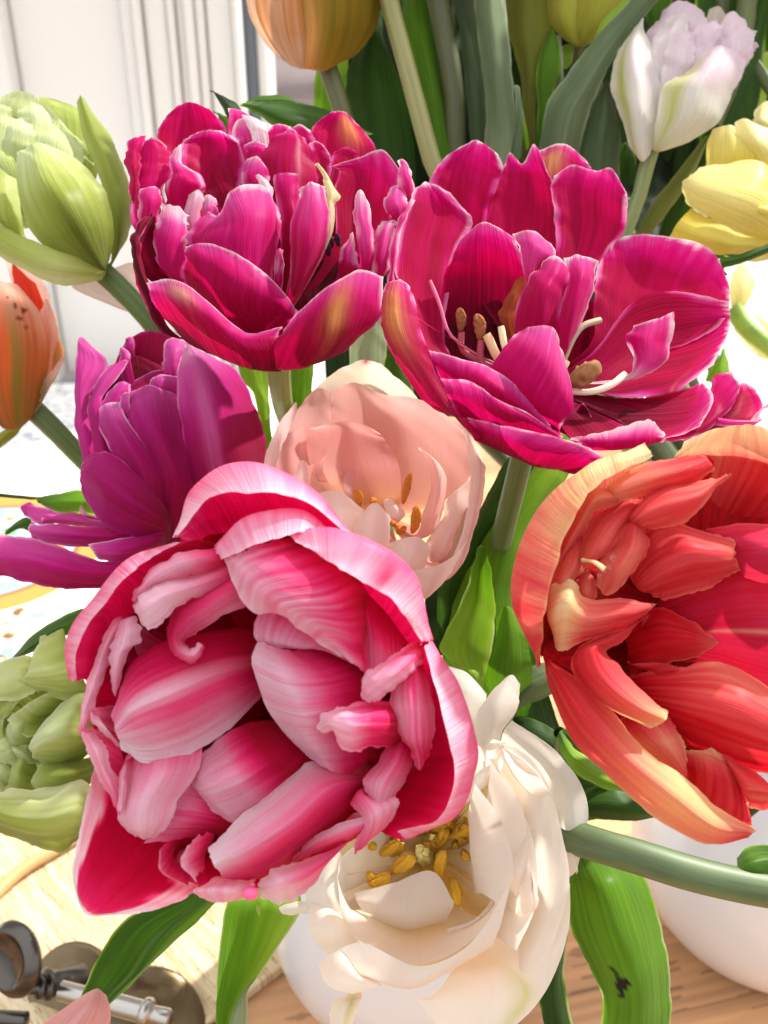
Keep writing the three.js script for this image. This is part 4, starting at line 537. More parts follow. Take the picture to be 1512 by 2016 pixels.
// ---------- white tulip ----------
{
  const f = flower('white_tulip', 'creamy white double tulip with yellow stamens, in front of its vase', null, { x0: 480, y0: 1300, s: 0.4762, D: 0.325, base: [760, 800, -40], pal: PAL.white, mat: M55, w: 0.25, j: 0.12, st: 0.06, cb: 0.05 }), p = f.p;
  f.ring(790, 830, 330, 350, -30, 7, 0.35, 0, 360, { w: 0.4 }); f.ring(770, 850, 400, 400, -20, 3, 0.7, 110, 260, { w: 0.3 });
  // outermost right and bottom
  p([[0.6, 1000, 500, -30, 1150, 600, -34, 1250, 800, -30], [0.8, 1060, 340, -20, 1240, 560, -22, 1330, 900, -20], [0.9, 1075, 290, -18, 1300, 480, -16, 1380, 870, -16], [1, 1108, 248, -18, 1290, 375, -18, 1418, 580, -18, 1372, 885, -18]]);
  p([[0.5, 1000, 1000, -34, 950, 1150, -34, 850, 1200, -34], [0.8, 1250, 980, -20, 1130, 1250, -14, 850, 1300, -20], [0.9, 1330, 960, -14, 1230, 1330, -8, 760, 1400, -16], [1, 1350, 920, -12, 1335, 1150, -10, 1180, 1460, -10, 900, 1600, -12, 700, 1380, -16]], { flame: [0.6, 0.8, 0.05, 0.3, [0.72, 0.72, 0.36]] });
  p([[0.6, 1000, 420, -26, 1100, 700, -26, 1120, 1100, -26], [0.8, 1040, 400, -14, 1180, 650, -10, 1240, 1000, -10, 1150, 1290, -10], [0.9, 1036, 355, -12, 1110, 355, -12, 1230, 460, -10, 1320, 740, -8, 1345, 930, -8, 1240, 1290, -9]]);
  p([[0.6, 1080, 420, -12, 1140, 500, -10, 1180, 640, -12], [0.8, 1070, 360, -10, 1180, 440, -6, 1260, 560, -8], [0.85, 1150, 400, -9, 1240, 500, -6, 1298, 620, -8]]);
  p([[0.4, 960, 700, -26, 1020, 900, -26, 1000, 1100, -26], [0.7, 1040, 650, -10, 1150, 900, -4, 1100, 1180, -8], [0.85, 1060, 480, -10, 1190, 720, -4, 1210, 1000, -3, 1130, 1200, -6]]);
  // right inner
  p([[0.5, 950, 700, -28, 960, 850, -28, 960, 950, -28], [0.8, 1000, 600, -8, 1040, 760, -3, 1080, 950, -6], [0.85, 1020, 420, -8, 1140, 580, -2, 1170, 760, -2, 1110, 890, -4]]);
  p([[0.5, 930, 760, -26, 930, 860, -26, 940, 950, -26], [0.8, 930, 620, -8, 955, 780, -4, 1000, 970, -6], [0.9, 955, 510, -6, 1060, 660, 0, 1115, 880, 0, 1050, 1010, -3]], { flame: [0.35, 0.95, 0.015, 0.1, [0.4, 0.12, 0.14]] });
  p([[0.6, 1090, 960, -10, 1120, 980, -8, 1150, 960, -10], [0.85, 1100, 870, -2, 1140, 860, 2, 1180, 800, -2], [0.9, 1150, 740, -3, 1170, 720, -2, 1184, 670, -4]]);
  p([[0.7, 1130, 1040, -6, 1170, 1055, -3, 1205, 1030, -6], [0.85, 1140, 930, -3, 1175, 930, 1, 1212, 950, -3], [0.8, 1160, 830, -4, 1172, 820, -3, 1190, 870, -4]], { flame: [0.75, 0.75, 0.06, 0.3, [0.45, 0.12, 0.14]] });
  p([[0.6, 860, 560, -26, 940, 560, -26, 1000, 540, -26], [0.8, 840, 640, -12, 950, 560, -8, 1010, 480, -12], [0.9, 900, 560, -10, 960, 470, -6, 1030, 420, -10]]);
  // top petals
  p([[0.7, 880, 480, -28, 950, 460, -28, 1000, 430, -28], [0.9, 850, 260, -22, 910, 260, -20, 960, 280, -22], [0.95, 820, 120, -24, 920, 130, -22, 1000, 180, -24], [1, 830, 20, -26, 920, 48, -26, 1004, 140, -26]]);
  p([[0.7, 940, 470, -22, 990, 460, -22, 1030, 430, -22], [0.9, 958, 320, -12, 1010, 320, -7, 1070, 290, -12], [1, 965, 230, -12, 1040, 210, -6, 1128, 200, -12], [1, 1040, 110, -14, 1110, 58, -13, 1143, 100, -14]]);
  p([[0.6, 1000, 480, -18, 1040, 450, -16, 1080, 420, -18], [0.9, 985, 350, -10, 1030, 345, -6, 1075, 345, -10], [1, 1020, 320, -11, 1060, 335, -8, 1100, 345, -11]]);
  // front bowl
  p([[0.4, 560, 1000, -26, 720, 1060, -28, 900, 1020, -26], [0.6, 420, 1020, -14, 700, 1190, -12, 1010, 1060, -12], [0.75, 388, 880, -10, 440, 1130, -3, 700, 1262, 2, 960, 1150, -2, 1090, 920, -8]]);
  p([[0.5, 560, 1080, -22, 680, 1110, -22, 820, 1080, -22], [0.65, 480, 1020, -17, 680, 1060, -14, 860, 1030, -17], [0.75, 455, 965, -18, 620, 920, -18, 780, 872, -17, 870, 1000, -17]]);
  p([[0.3, 900, 1080, -30, 960, 1060, -28, 1000, 1000, -28], [0.7, 850, 1130, -14, 960, 1080, -10, 1060, 960, -12], [0.85, 840, 1110, -12, 920, 1090, -10, 1000, 1030, -9, 1060, 900, -11]]);
  p([[0.5, 480, 1200, -14, 720, 1300, -12, 1000, 1180, -14], [0.85, 430, 1290, -2, 700, 1345, 6, 1050, 1130, 0], [0.95, 306, 1250, -2, 470, 1168, 0, 720, 1264, 7, 920, 1190, 5, 1112, 900, -2]]);
  p([[0.6, 520, 1240, -10, 540, 1300, -8, 560, 1330, -10], [0.95, 400, 1200, -1, 440, 1290, 4, 560, 1345, 2], [1, 306, 1250, -2, 350, 1345, 2, 450, 1378, 2]]);
  p([[0.6, 460, 1000, -26, 480, 1080, -24, 500, 1140, -26], [0.95, 350, 1020, -14, 380, 1110, -8, 430, 1180, -12], [1, 262, 1000, -15, 275, 1130, -12, 345, 1228, -13]]);
  p([[0.6, 440, 880, -28, 450, 950, -26, 460, 1020, -28], [0.95, 385, 790, -17, 340, 920, -13, 400, 1060, -15], [1, 335, 820, -18, 258, 960, -15, 276, 1045, -16]]);
  p([[0.8, 330, 990, -17, 330, 1015, -16, 330, 1040, -17], [1, 220, 995, -15, 225, 1022, -13, 230, 1052, -15], [1, 145, 1022, -14, 148, 1036, -13, 160, 1052, -14]]);
  p([[0.6, 430, 1370, -20, 450, 1360, -18, 490, 1355, -20], [0.9, 365, 1420, -14, 420, 1420, -8, 485, 1400, -14], [0.9, 350, 1530, -14, 400, 1540, -9, 440, 1520, -14]], { flame: [0.7, 0.7, 0.2, 0.3, [0.6, 0.62, 0.3]] });
  p([[0.1, 420, 700, -30, 520, 680, -34, 700, 620, -30], [0.5, 400, 860, -16, 430, 800, -18, 500, 740, -18], [0.8, 386, 900, -10, 400, 820, -12, 470, 760, -14]]);
  const Y = [0.66, 0.36, 0.02], st = [[[760, 700, -40], [850, 668, -24], 0.0028], [[850, 720, -34], [935, 700, -22], 0.003], [[790, 770, -36], [840, 700, -26], 0.0026], [[570, 800, -32], [640, 755, -26], 0.0026], [[610, 880, -28], [700, 810, -22], 0.003], [[520, 930, -26], [610, 890, -24], 0.0028], [[510, 900, -26], [530, 880, -24], 0.0018], [[800, 900, -28], [820, 790, -24], 0.0028], [[860, 900, -26], [890, 1010, -18], 0.0026], [[900, 790, -30], [930, 820, -24], 0.0022], [[520, 780, -30], [545, 760, -28], 0.0018]];
  for (const q of st) q[2] *= 0.8;
  for (let i = 0; i < 34; i++) { const x = 600 + rnd() * 335, y = 660 + rnd() * 120 - (x - 640) * 0.1; st.push([[x + 30 * (rnd() - 0.5), y + 30, -38], [x, y, -29 + rnd() * 5], 0.0009 + rnd() * 0.0009]); }
  for (const [a, b, r] of st) stamen(f.g, f, a, b, r, Y);
  stamen(f.g, f, [770, 830, -44], [735, 790, -24], 0.0034, [0.56, 0.5, 0.16]); for (const k of [0, 1, 2]) stamen(f.g, f, [735, 792, -24], [735 + 26 * Math.cos(k * 2.1), 790 + 26 * Math.sin(k * 2.1), -22], 0.0016, [0.7, 0.58, 0.2]);
  stem(f.g, toMouth(f.at, MOUTH1, 0.004, 0.018), 0.0042, 0.004);
}
// ---------- coral tulip ----------
{
  const f = flower('coral_tulip', 'coral red double tulip with yellow edged petals at the right edge', null, { x0: 980, y0: 820, s: 0.4364, D: 0.275, base: [800, 850, -62], pal: PAL.coral, mat: M35, w: 0.4, j: 0.25, st: 0.24, wide: 1.14, sharp: 1.05, e: 1, ea: 0.22, cb: -0.2 }), p = f.p;
  f.ring(900, 900, 620, 680, -32, 8, -0.05, 0, 360, { w: 0.8 });
  p([[-0.3, 500, 1000, -40, 520, 1100, -44, 600, 1300, -40], [-0.2, 225, 980, -15, 300, 1120, -20, 440, 1330, -20], [-0.1, 200, 1060, -12, 250, 1180, -14, 480, 1400, -16]]);
  p([[-0.3, 700, 1250, -44, 850, 1350, -46, 1000, 1400, -44], [-0.2, 420, 1350, -22, 700, 1600, -24, 1050, 1800, -22], [-0.1, 540, 1490, -17, 760, 1670, -19, 1112, 1845, -18]]);
  // far wall, right
  p([[-0.2, 850, 560, -36, 1000, 600, -40, 1300, 620, -36], [-0.1, 850, 340, -28, 1060, 340, -36, 1360, 400, -32], [0.05, 860, 170, -18, 1060, 136, -21, 1220, 186, -21, 1380, 260, -20]], {});
  p([[0.4, 830, 240, -26, 1050, 200, -24, 1380, 290, -24], [0.75, 790, 195, -16, 880, 160, -14, 1060, 134, -11, 1220, 182, -12, 1380, 250, -13], [1.0, 840, 115, -16, 960, 60, -13, 1080, 41, -11, 1190, 46, -12, 1380, 110, -14]], { k: [0.2, 0.1, 0, -0.1, -0.1] });
  // left outer with the rolled rim
  p([[-0.1, 640, 420, -40, 480, 620, -44, 440, 900, -42], [0, 600, 320, -24, 430, 500, -28, 310, 700, -28, 270, 900, -26, 235, 1060, -20], [0.3, 640, 210, -14, 420, 330, -14, 270, 560, -14, 170, 830, -14, 190, 1085, -14], [0.75, 662, 126, -10, 405, 224, -7, 152, 460, -7, 62, 800, -7, 188, 1128, -11], [0.8, 686, 150, -5, 412, 262, 2, 205, 500, 5, 120, 830, 5, 182, 1122, -7], [0.9, 694, 190, -5, 440, 315, 3, 300, 560, 5, 215, 860, 5, 196, 1092, -6]], { k: [0.3, 0.15, -0.12, -0.5, -0.6], st: 0.4, j: 0.4 });
  p([[0.1, 620, 420, -30, 620, 440, -30, 620, 460, -30], [0.5, 542, 333, -8, 545, 362, -5, 540, 398, -8], [0.65, 430, 340, -8, 440, 375, -3, 440, 428, -8], [0.45, 330, 490, -10, 350, 520, -6, 382, 522, -10], [0.3, 228, 690, -10, 250, 710, -6, 292, 705, -10]]);
  p([[0, 480, 760, -34, 460, 700, -34, 450, 620, -34], [0.55, 238, 752, -6, 290, 768, -2, 332, 748, -6], [0.45, 248, 690, -8, 320, 680, -2, 387, 682, -8], [0.35, 330, 570, -12, 360, 570, -8, 388, 560, -12], [0.2, 385, 468, -16, 395, 462, -16, 402, 475, -16]]);
  p([[0.2, 420, 820, -30, 430, 790, -30, 440, 760, -30], [0.5, 360, 800, -8, 390, 830, -6, 430, 825, -8], [0.4, 350, 755, -9, 400, 760, -5, 444, 775, -9], [0.5, 385, 700, -11, 405, 690, -10, 425, 720, -11]]);
  p([[0.8, 300, 900, -26, 300, 940, -26, 320, 980, -26], [1.05, 236, 780, -4, 234, 880, 0, 258, 1024, -5], [1.1, 330, 747, 0, 310, 850, 6, 300, 1034, 0], [0.5, 400, 832, 0, 400, 910, 6, 390, 1004, 2], [0.3, 560, 830, 0, 560, 890, 5, 540, 964, 2], [0.25, 718, 847, -4, 692, 870, -3, 672, 892, -4]], { k: [0.1, 0, -0.25] });
  p([[0.1, 700, 420, -32, 700, 440, -32, 700, 460, -32], [0.75, 498, 316, -6, 520, 346, -4, 550, 380, -6], [0.5, 660, 222, -6, 680, 285, 0, 692, 345, -6], [0.25, 820, 187, -8, 842, 240, -2, 855, 305, -8], [0.2, 930, 173, -10, 962, 200, -9, 984, 242, -11]]);
  p([[0.1, 700, 560, -32, 720, 560, -32, 740, 560, -32], [0.3, 603, 445, -2, 630, 472, 0, 668, 498, -2], [0.3, 740, 322, -4, 750, 410, 4, 760, 494, -2], [0.3, 900, 296, -6, 905, 360, 2, 885, 445, -4], [0.4, 1000, 273, -8, 1002, 290, -7, 992, 318, -8], [0.4, 1047, 254, -9, 1054, 258, -9, 1050, 268, -9]]);
  p([[0, 640, 520, -34, 620, 540, -34, 640, 560, -34], [0.25, 600, 378, -8, 622, 398, -7, 648, 368, -9], [0.3, 480, 440, -10, 540, 460, -4, 612, 462, -8], [0.4, 384, 580, -8, 450, 580, -1, 547, 572, -5], [0.5, 386, 692, -4, 400, 682, -3, 442, 648, -4]]);
  p([[0, 640, 620, -32, 660, 640, -32, 660, 660, -32], [0.25, 588, 478, -6, 630, 478, -4, 668, 512, -6], [0.35, 530, 590, -5, 600, 600, 2, 674, 592, -4], [0.42, 470, 650, -4, 540, 700, 3, 622, 682, -3], [0.45, 444, 762, -4, 480, 805, -2, 547, 772, -3]]);
  p([[0, 760, 740, -40, 760, 760, -40, 760, 790, -40], [0.3, 600, 720, -14, 625, 765, -13, 690, 806, -16], [0.25, 658, 560, -12, 720, 680, -6, 745, 814, -14], [0.2, 760, 488, -12, 850, 620, -4, 870, 778, -12], [0.25, 940, 533, -12, 980, 620, -6, 990, 738, -12], [0.35, 1062, 560, -12, 1072, 630, -10, 1092, 690, -12]], { j: 0.4, k: [0.05, 0, -0.1] });
  p([[0, 950, 620, -34, 960, 680, -34, 980, 740, -34], [0.05, 945, 528, -15, 1080, 620, -13, 1100, 720, -16], [0.15, 1100, 498, -13, 1200, 610, -6, 1200, 745, -13], [0.15, 1360, 500, -12, 1370, 620, -5, 1370, 760, -12]], { flame: [0.5, 0.7, 0.6, 0.6, [0.62, 0.03, 0.1]] });
  p([[-0.2, 760, 900, -40, 780, 960, -40, 780, 1020, -40], [0, 740, 850, -30, 800, 960, -30, 800, 1080, -30], [0.05, 960, 742, -20, 980, 920, -18, 960, 1100, -22], [0.05, 1090, 708, -16, 1150, 900, -10, 1140, 1170, -16], [0.05, 1380, 740, -14, 1390, 900, -8, 1390, 1290, -14]], { flame: [[0.5, 0.7, 0.7, 0.7, [0.58, 0.015, 0.06]], [0.62, 0.85, 0.015, 0.3, [0.75, 0.3, 0.22]]] });
  p([[-0.2, 600, 930, -40, 620, 1000, -40, 640, 1060, -40], [-0.05, 560, 950, -28, 590, 1050, -27, 610, 1185, -28], [0.02, 720, 878, -22, 740, 1000, -16, 740, 1114, -22], [0.05, 880, 938, -18, 890, 1005, -13, 890, 1080, -18], [0.35, 988, 1006, -16, 994, 1018, -16, 988, 1030, -16]], { k: [0, 0, 0.25] });
  p([[-0.1, 640, 1080, -38, 680, 1110, -38, 700, 1130, -38], [0.05, 610, 1120, -22, 700, 1160, -20, 640, 1190, -22], [0.15, 760, 1115, -18, 790, 1140, -15, 800, 1165, -18], [0.3, 840, 1150, -16, 845, 1152, -16, 848, 1158, -16]]);
  p([[0, 680, 920, -34, 660, 940, -34, 640, 960, -34], [0.15, 672, 903, -6, 662, 915, -5, 642, 922, -6], [0.2, 560, 1012, -2, 505, 1000, 2, 470, 988, -4], [0.12, 483, 1060, 0, 420, 1060, 8, 342, 1080, -4], [0.22, 560, 1152, 0, 470, 1180, 10, 358, 1172, -4], [0.5, 702, 1292, 0, 620, 1312, 10, 478, 1302, -2], [0.85, 768, 1330, -2, 757, 1376, 2, 690, 1405, -2]], { st: 0.22 });
  // long outer petal, lower left
  p([[0, 560, 1180, -44, 580, 1200, -44, 600, 1200, -44], [0, 330, 1150, -20, 380, 1170, -22, 440, 1180, -22], [0.05, 214, 1100, -8, 228, 1093, -8, 244, 1100, -9], [0.15, 248, 1250, -6, 300, 1212, 2, 372, 1202, -4], [0.3, 346, 1440, -4, 430, 1390, 6, 514, 1347, -2], [0.55, 536, 1640, -4, 590, 1552, 8, 642, 1500, 0], [0.85, 736, 1812, -4, 800, 1722, 8, 852, 1655, 0], [0.75, 956, 1922, -4, 980, 1852, 4, 990, 1774, -2], [0.35, 1130, 1904, -6, 1152, 1882, -4, 1168, 1868, -6]], { k: [-0.15, 0, 0.12], st: 0.22 });
  p([[0, 700, 1250, -36, 740, 1260, -36, 780, 1260, -36], [0.2, 550, 1395, -13, 640, 1375, -10, 770, 1372, -13], [0.6, 640, 1490, -14, 720, 1470, -8, 818, 1455, -12], [0.45, 760, 1590, -15, 800, 1560, -10, 840, 1525, -12], [0.4, 845, 1645, -16, 850, 1625, -14, 853, 1600, -14]]);
  p([[0, 860, 1500, -34, 920, 1540, -34, 980, 1560, -34], [0.12, 852, 1650, -18, 960, 1760, -14, 1120, 1845, -15], [0.1, 845, 1580, -17, 980, 1620, -9, 1112, 1690, -14], [0.45, 835, 1530, -18, 960, 1540, -12, 1050, 1580, -14], [1.0, 833, 1508, -18, 920, 1500, -15, 992, 1487, -14]], {});
  p([[0, 950, 1480, -34, 1020, 1500, -34, 1080, 1520, -34], [0.35, 990, 1488, -16, 1100, 1650, -10, 1135, 1745, -14], [0.3, 1080, 1538, -16, 1160, 1660, -8, 1220, 1768, -13], [0.3, 1150, 1585, -16, 1260, 1690, -10, 1360, 1760, -14]]);
  p([[-0.2, 760, 1280, -38, 800, 1330, -38, 840, 1380, -38], [-0.05, 605, 1186, -24, 665, 1262, -22, 745, 1365, -24], [0.2, 840, 1150, -14, 860, 1282, -8, 900, 1470, -16], [0.3, 1040, 1143, -10, 1060, 1330, -2, 1080, 1550, -14], [0.25, 1380, 1345, -8, 1380, 1460, -2, 1380, 1630, -12]], { k: [0.12, 0, -0.3], st: 0.25 });
  p([[-0.3, 800, 1300, -36, 900, 1400, -36, 1000, 1450, -36], [-0.2, 740, 1370, -20, 840, 1480, -20, 1000, 1580, -20], [-0.1, 830, 1420, -20, 1000, 1530, -18, 1200, 1620, -20]]);
  // dew drops and style
  const dew = new THREE.MeshPhysicalMaterial({ transmission: 1, thickness: 0.001, roughness: 0.02, ior: 1.33 });
  for (const [x, y, r] of [[520, 636, 0.0008], [499, 678, 0.0007], [482, 702, 0.0005], [458, 716, 0.0005], [1132, 1752, 0.0007]]) { const g = new THREE.SphereGeometry(r, 12, 10), q = f.P(x, y, x > 1000 ? -11 : 3.2); g.translate(q.x, q.y, q.z); part('water_drop', g, dew, f.g); }
  part('style', tube([f.P(385, 648, -4), f.P(440, 660, 2), f.P(482, 690, 3)], 0.0005, 0.0007, 12), new THREE.MeshStandardMaterial({ color: new THREE.Color().setRGB(0.8, 0.62, 0.3), roughness: 0.7 }), f.g);
  // its stem bends across the second vase
  stem(f.g, [f.at, f.P(900, 1000, -90), at(1500, 1330, 0.42), MOUTH2.clone().add(new THREE.Vector3(0.0, 0.0, 0.022)), MOUTH2.clone().add(new THREE.Vector3(0, -0.08, 0))], 0.0045, 0.0045);
}
// ---------- thick bent stem in front of the second vase ----------
{
  const T = thing('bent_tulip_shoot', 'thick green stem bending sideways from the white tulip in front of the second vase', 'shoot', at(1330, 1710, 0.335));
  head(T, at(1640, 1765, 0.34), 0.025, 0.055, PAL.peach, [4, 0.5]);
  stem(T, [MOUTH1.clone().add(new THREE.Vector3(0.01, -0.06, 0)), MOUTH1.clone().add(new THREE.Vector3(0.03, 0.0, 0.005)), at(1010, 1590, 0.38), at(1150, 1655, 0.342), at(1250, 1685, 0.336), at(1370, 1722, 0.334), at(1512, 1752, 0.336), at(1640, 1765, 0.34)], 0.0052, 0.0058, [0.09, 0.15, 0.045]);
  const L = { x0: 1000, y0: 1500, s: 0.3386, D: 0.335 };
  leaf(T, L, [[0.4, 1330, 560, -4, 1340, 640, 2, 1400, 760, -2], [0.4, 1380, 510, -6, 1420, 600, 2, 1470, 760, 0], [0.4, 1450, 482, -8, 1520, 580, 0, 1560, 760, 0], [0.3, 1620, 500, -8, 1640, 600, 0, 1650, 740, 0]]);
}
// ---------- green bud, upper left ----------
{
  const f = flower('green_tulip_bud', 'pale green closed double tulip bud against the window casing', 'green double tulip buds', { x0: 0, y0: 0, s: 0.5026, D: 0.42, base: [405, 1055, -4], pal: PAL.green, mat: M45, w: 0.5, j: 0.15, st: 0.12 }), p = f.p;
  f.ring(160, 640, 260, 260, -24, 5, 0.5, 120, 330, {});
  p([[0.6, -60, 700, -10, 120, 720, -8, 360, 760, -10], [0.75, -50, 520, -16, 130, 520, -14, 370, 640, -14], [0.9, -60, 420, -20, 50, 362, -20, 140, 385, -20, 260, 500, -18, 345, 565, -17]], { w: 1.2 });
  p([[0.7, -20, 640, -4, 60, 640, -2, 150, 620, -4], [0.9, -20, 530, -8, 60, 520, -4, 155, 540, -8], [1, -10, 470, -12, 50, 455, -11, 145, 500, -12]], { w: 1.6, j: 0.5 });
  p([[0.7, 40, 600, -6, 120, 600, -4, 230, 620, -6], [0.9, 60, 480, -12, 140, 480, -9, 230, 540, -12], [1, 70, 420, -16, 120, 395, -16, 190, 440, -16]], { w: 1.4, j: 0.4 });
  p([[0.7, 130, 660, -2, 220, 650, 0, 320, 680, -4], [0.85, 140, 540, -8, 220, 540, -4, 330, 600, -8], [0.95, 170, 470, -12, 240, 500, -11, 300, 540, -12]], { w: 1 });
  p([[0.7, -60, 640, -2, -10, 640, 0, 60, 640, -2], [0.9, -60, 500, -8, -10, 480, -6, 50, 490, -9], [0.95, -60, 410, -14, 0, 385, -14, 40, 400, -14]], { w: 1.2, j: 0.4 });
  p([[0.1, 430, 1050, 0, 450, 1020, 2, 470, 985, -4], [0.2, 424, 850, 0, 470, 840, 7, 523, 855, -8], [0.35, 378, 660, -4, 430, 640, 3, 492, 665, -12], [0.35, 318, 510, -8, 360, 500, -5, 424, 515, -14], [0.45, 301, 400, -12, 314, 367, -12, 336, 400, -13]], { k: [0.2, -0.1, 0] });
  p([[0.3, 140, 1000, 6, 90, 960, 8, 50, 920, 6], [0.4, 100, 920, 8, 20, 860, 12, -60, 820, 8], [0.65, 70, 700, 2, 0, 660, 6, -80, 620, 2]]);
  p([[0.05, 378, 1058, 7, 402, 1062, 9, 424, 1040, 7], [0.1, 180, 975, 13, 300, 900, 24, 442, 905, 10], [0.35, 78, 800, 12, 220, 760, 27, 405, 745, 8], [0.65, 66, 640, 8, 165, 650, 18, 305, 632, 6], [0.9, 68, 598, 6, 140, 560, 8, 180, 565, 6]], { k: [0.3, -0.05, 0.15], st: 0.2 });
  p([[0.4, 405, 1045, 9, 405, 1070, 9, 395, 1092, 7], [0.7, 230, 985, 17, 225, 1050, 19, 235, 1112, 11], [0.5, 60, 915, 17, 40, 980, 20, 40, 1024, 12], [0.4, -80, 820, 12, -90, 880, 13, -90, 945, 8]], { k: [-0.1, 0, 0.25] });
  stem(f.g, toMouth(f.P(402, 1065, -4), MOUTH1, -0.016, -0.014, [f.P(520, 1180, -4), f.P(640, 1330, -8)]), 0.0044, 0.0042, [0.1, 0.19, 0.03]);
  // pale leaf-like petal behind its stem
  p([[0.9, 420, 1060, -6, 420, 1080, -6, 400, 1090, -6], [1, 520, 1030, -12, 440, 1120, -8, 280, 1120, -8], [1, 560, 1100, -14, 520, 1180, -10, 420, 1190, -10], [1, 570, 1230, -16, 560, 1240, -14, 540, 1235, -14]], { col: [0.8, 0.66, 0.6] });
}
// ---------- lower green flower ----------
{
  const f = flower('green_tulip_bud', 'ruffled yellow green double tulip beside the pink tulip at the left edge', 'green double tulip buds', { x0: 0, y0: 1150, s: 0.2977, D: 0.35, base: [640, 1000, -24], pal: PAL.green, mat: M55, w: 0.7, j: 0.35, st: 0.2, wide: 1.25, e: 1.4, ea: 0.3, cb: 0.1 }), p = f.p;
  f.ring(160, 1020, 380, 470, -26, 6, 0.4, 60, 300, {});
  p([[0.4, 640, 760, -14, 560, 650, -14, 480, 560, -14], [0.5, 560, 735, -8, 480, 560, -4, 430, 345, -12], [0.65, 400, 725, -6, 330, 590, 0, 300, 385, -12], [0.7, 260, 690, -6, 215, 600, -3, 220, 450, -12], [0.8, 128, 640, -8, 150, 615, -8, 185, 590, -9]], { k: [-0.1, 0.1, 0] });
  p([[0.5, 300, 680, -10, 260, 620, -12, 260, 560, -14], [0.8, 210, 690, -8, 120, 600, -8, 170, 500, -14], [0.8, 90, 745, -8, 20, 660, -8, 0, 540, -14], [0.8, -60, 780, -8, -80, 680, -8, -80, 560, -14]]);
  p([[0.3, 560, 820, -16, 480, 760, -16, 400, 720, -16], [0.15, 300, 960, -8, 330, 850, -14, 520, 735, -12], [0.5, 180, 980, -6, 230, 850, -8, 420, 720, -10], [0.95, 50, 890, -6, 170, 800, -5, 335, 705, -9]]);
  p([[0.4, 300, 1000, -14, 260, 940, -14, 240, 880, -14], [0.8, 90, 1060, -8, 120, 950, -4, 200, 880, -8], [0.9, 40, 960, -8, 80, 900, -6, 180, 850, -8]]);
  p([[0.2, 600, 1100, -8, 620, 1000, -6, 600, 800, -8], [0.7, 420, 1170, -4, 440, 980, 6, 520, 740, -6], [0.9, 300, 1172, -2, 290, 1020, 6, 380, 860, -4], [1, 225, 1165, -4, 200, 1090, -1, 218, 1000, -4]], { k: [-0.4, 0.05, 0] });
  p([[0.2, 600, 1300, -10, 620, 1200, -8, 600, 1160, -10], [0.25, 440, 1370, -6, 430, 1260, 4, 420, 1172, -6], [0.55, 290, 1398, -6, 270, 1280, 2, 290, 1175, -6], [0.8, 235, 1340, -8, 222, 1270, -5, 235, 1190, -8]]);
  p([[0.4, 260, 1420, -12, 240, 1300, -12, 230, 1150, -12], [0.6, 120, 1410, -8, 120, 1260, -4, 160, 1120, -8], [0.8, 45, 1370, -10, 60, 1260, -8, 110, 1130, -10]], { j: 0.4 });
  p([[0.7, 230, 1180, -10, 200, 1120, -10, 190, 1080, -10], [0.95, 160, 1140, -8, 120, 1110, -6, 90, 1080, -8], [1, 130, 1130, -9, 90, 1100, -8, 50, 1050, -9]], { j: 0.5, w: 1.2 });
  p([[0.5, 140, 1000, -14, 80, 960, -14, 60, 900, -14], [0.8, 90, 1080, -10, 20, 1000, -8, 30, 900, -10], [0.9, 0, 1110, -12, -60, 1020, -10, -40, 900, -12]], { w: 1 });
  p([[0.5, 160, 1380, -14, 60, 1380, -14, 20, 1340, -14], [0.7, 60, 1300, -10, 0, 1260, -8, -40, 1200, -10], [0.9, 100, 1200, -12, 40, 1140, -11, -30, 1140, -12]], { w: 1.2 });
  p([[0.4, 120, 780, -14, 60, 780, -14, 0, 780, -14], [0.6, 170, 720, -10, 90, 760, -10, 0, 860, -10], [0.7, 100, 800, -10, 40, 880, -10, -40, 940, -10]]);
  p([[0.1, 620, 1440, -6, 620, 1520, -8, 560, 1620, -12], [0.7, 530, 1340, 2, 500, 1510, 8, 440, 1716, -6], [0.6, 300, 1385, 4, 290, 1560, 10, 240, 1712, -6], [0.5, 60, 1400, 2, 60, 1540, 8, 40, 1640, -6], [0.5, -80, 1380, 0, -90, 1480, 4, -90, 1580, -6]], { k: [0.35, 0.05, -0.5], st: 0.25 });
  for (let i = 0; i < 7; i++) { const x = 20 + rnd() * 160, y = 900 + i * 66, a = 2.4 + rnd() * 1.6, q = 80 + rnd() * 50, dx = Math.cos(a) * q, dy = Math.sin(a) * q; p([[0.6, x + dy * 0.5, y - dx * 0.5, -14, x, y, -13, x - dy * 0.5, y + dx * 0.5, -14], [0.85, x + dx + dy * 0.8, y + dy - dx * 0.8, -9, x + dx, y + dy, -6, x + dx - dy * 0.8, y + dy + dx * 0.8, -9], [1, x + dx * 1.7 + dy * 0.5, y + dy * 1.7 - dx * 0.5, -8, x + dx * 2, y + dy * 2, -6, x + dx * 1.7 - dy * 0.5, y + dy * 1.7 + dx * 0.5, -8]], { w: 1, j: 0.5, wide: 1 }); }
  stem(f.g, toMouth(f.at, MOUTH1, -0.02, 0.008), 0.004, 0.004);
  const L = { x0: 0, y0: 1150, s: 0.2977, D: 0.37 };
  leaf(f.g, L, [[0.3, 700, 150, 0, 720, 260, 0, 700, 340, 0], [0.35, 500, 170, 0, 470, 260, 6, 430, 345, 0], [0.3, 260, 310, -2, 240, 390, 4, 240, 440, -2], [0.25, 90, 470, -4, 60, 520, 0, 40, 545, -4], [0.2, -60, 590, -6, -70, 600, -4, -80, 610, -6]]);
}
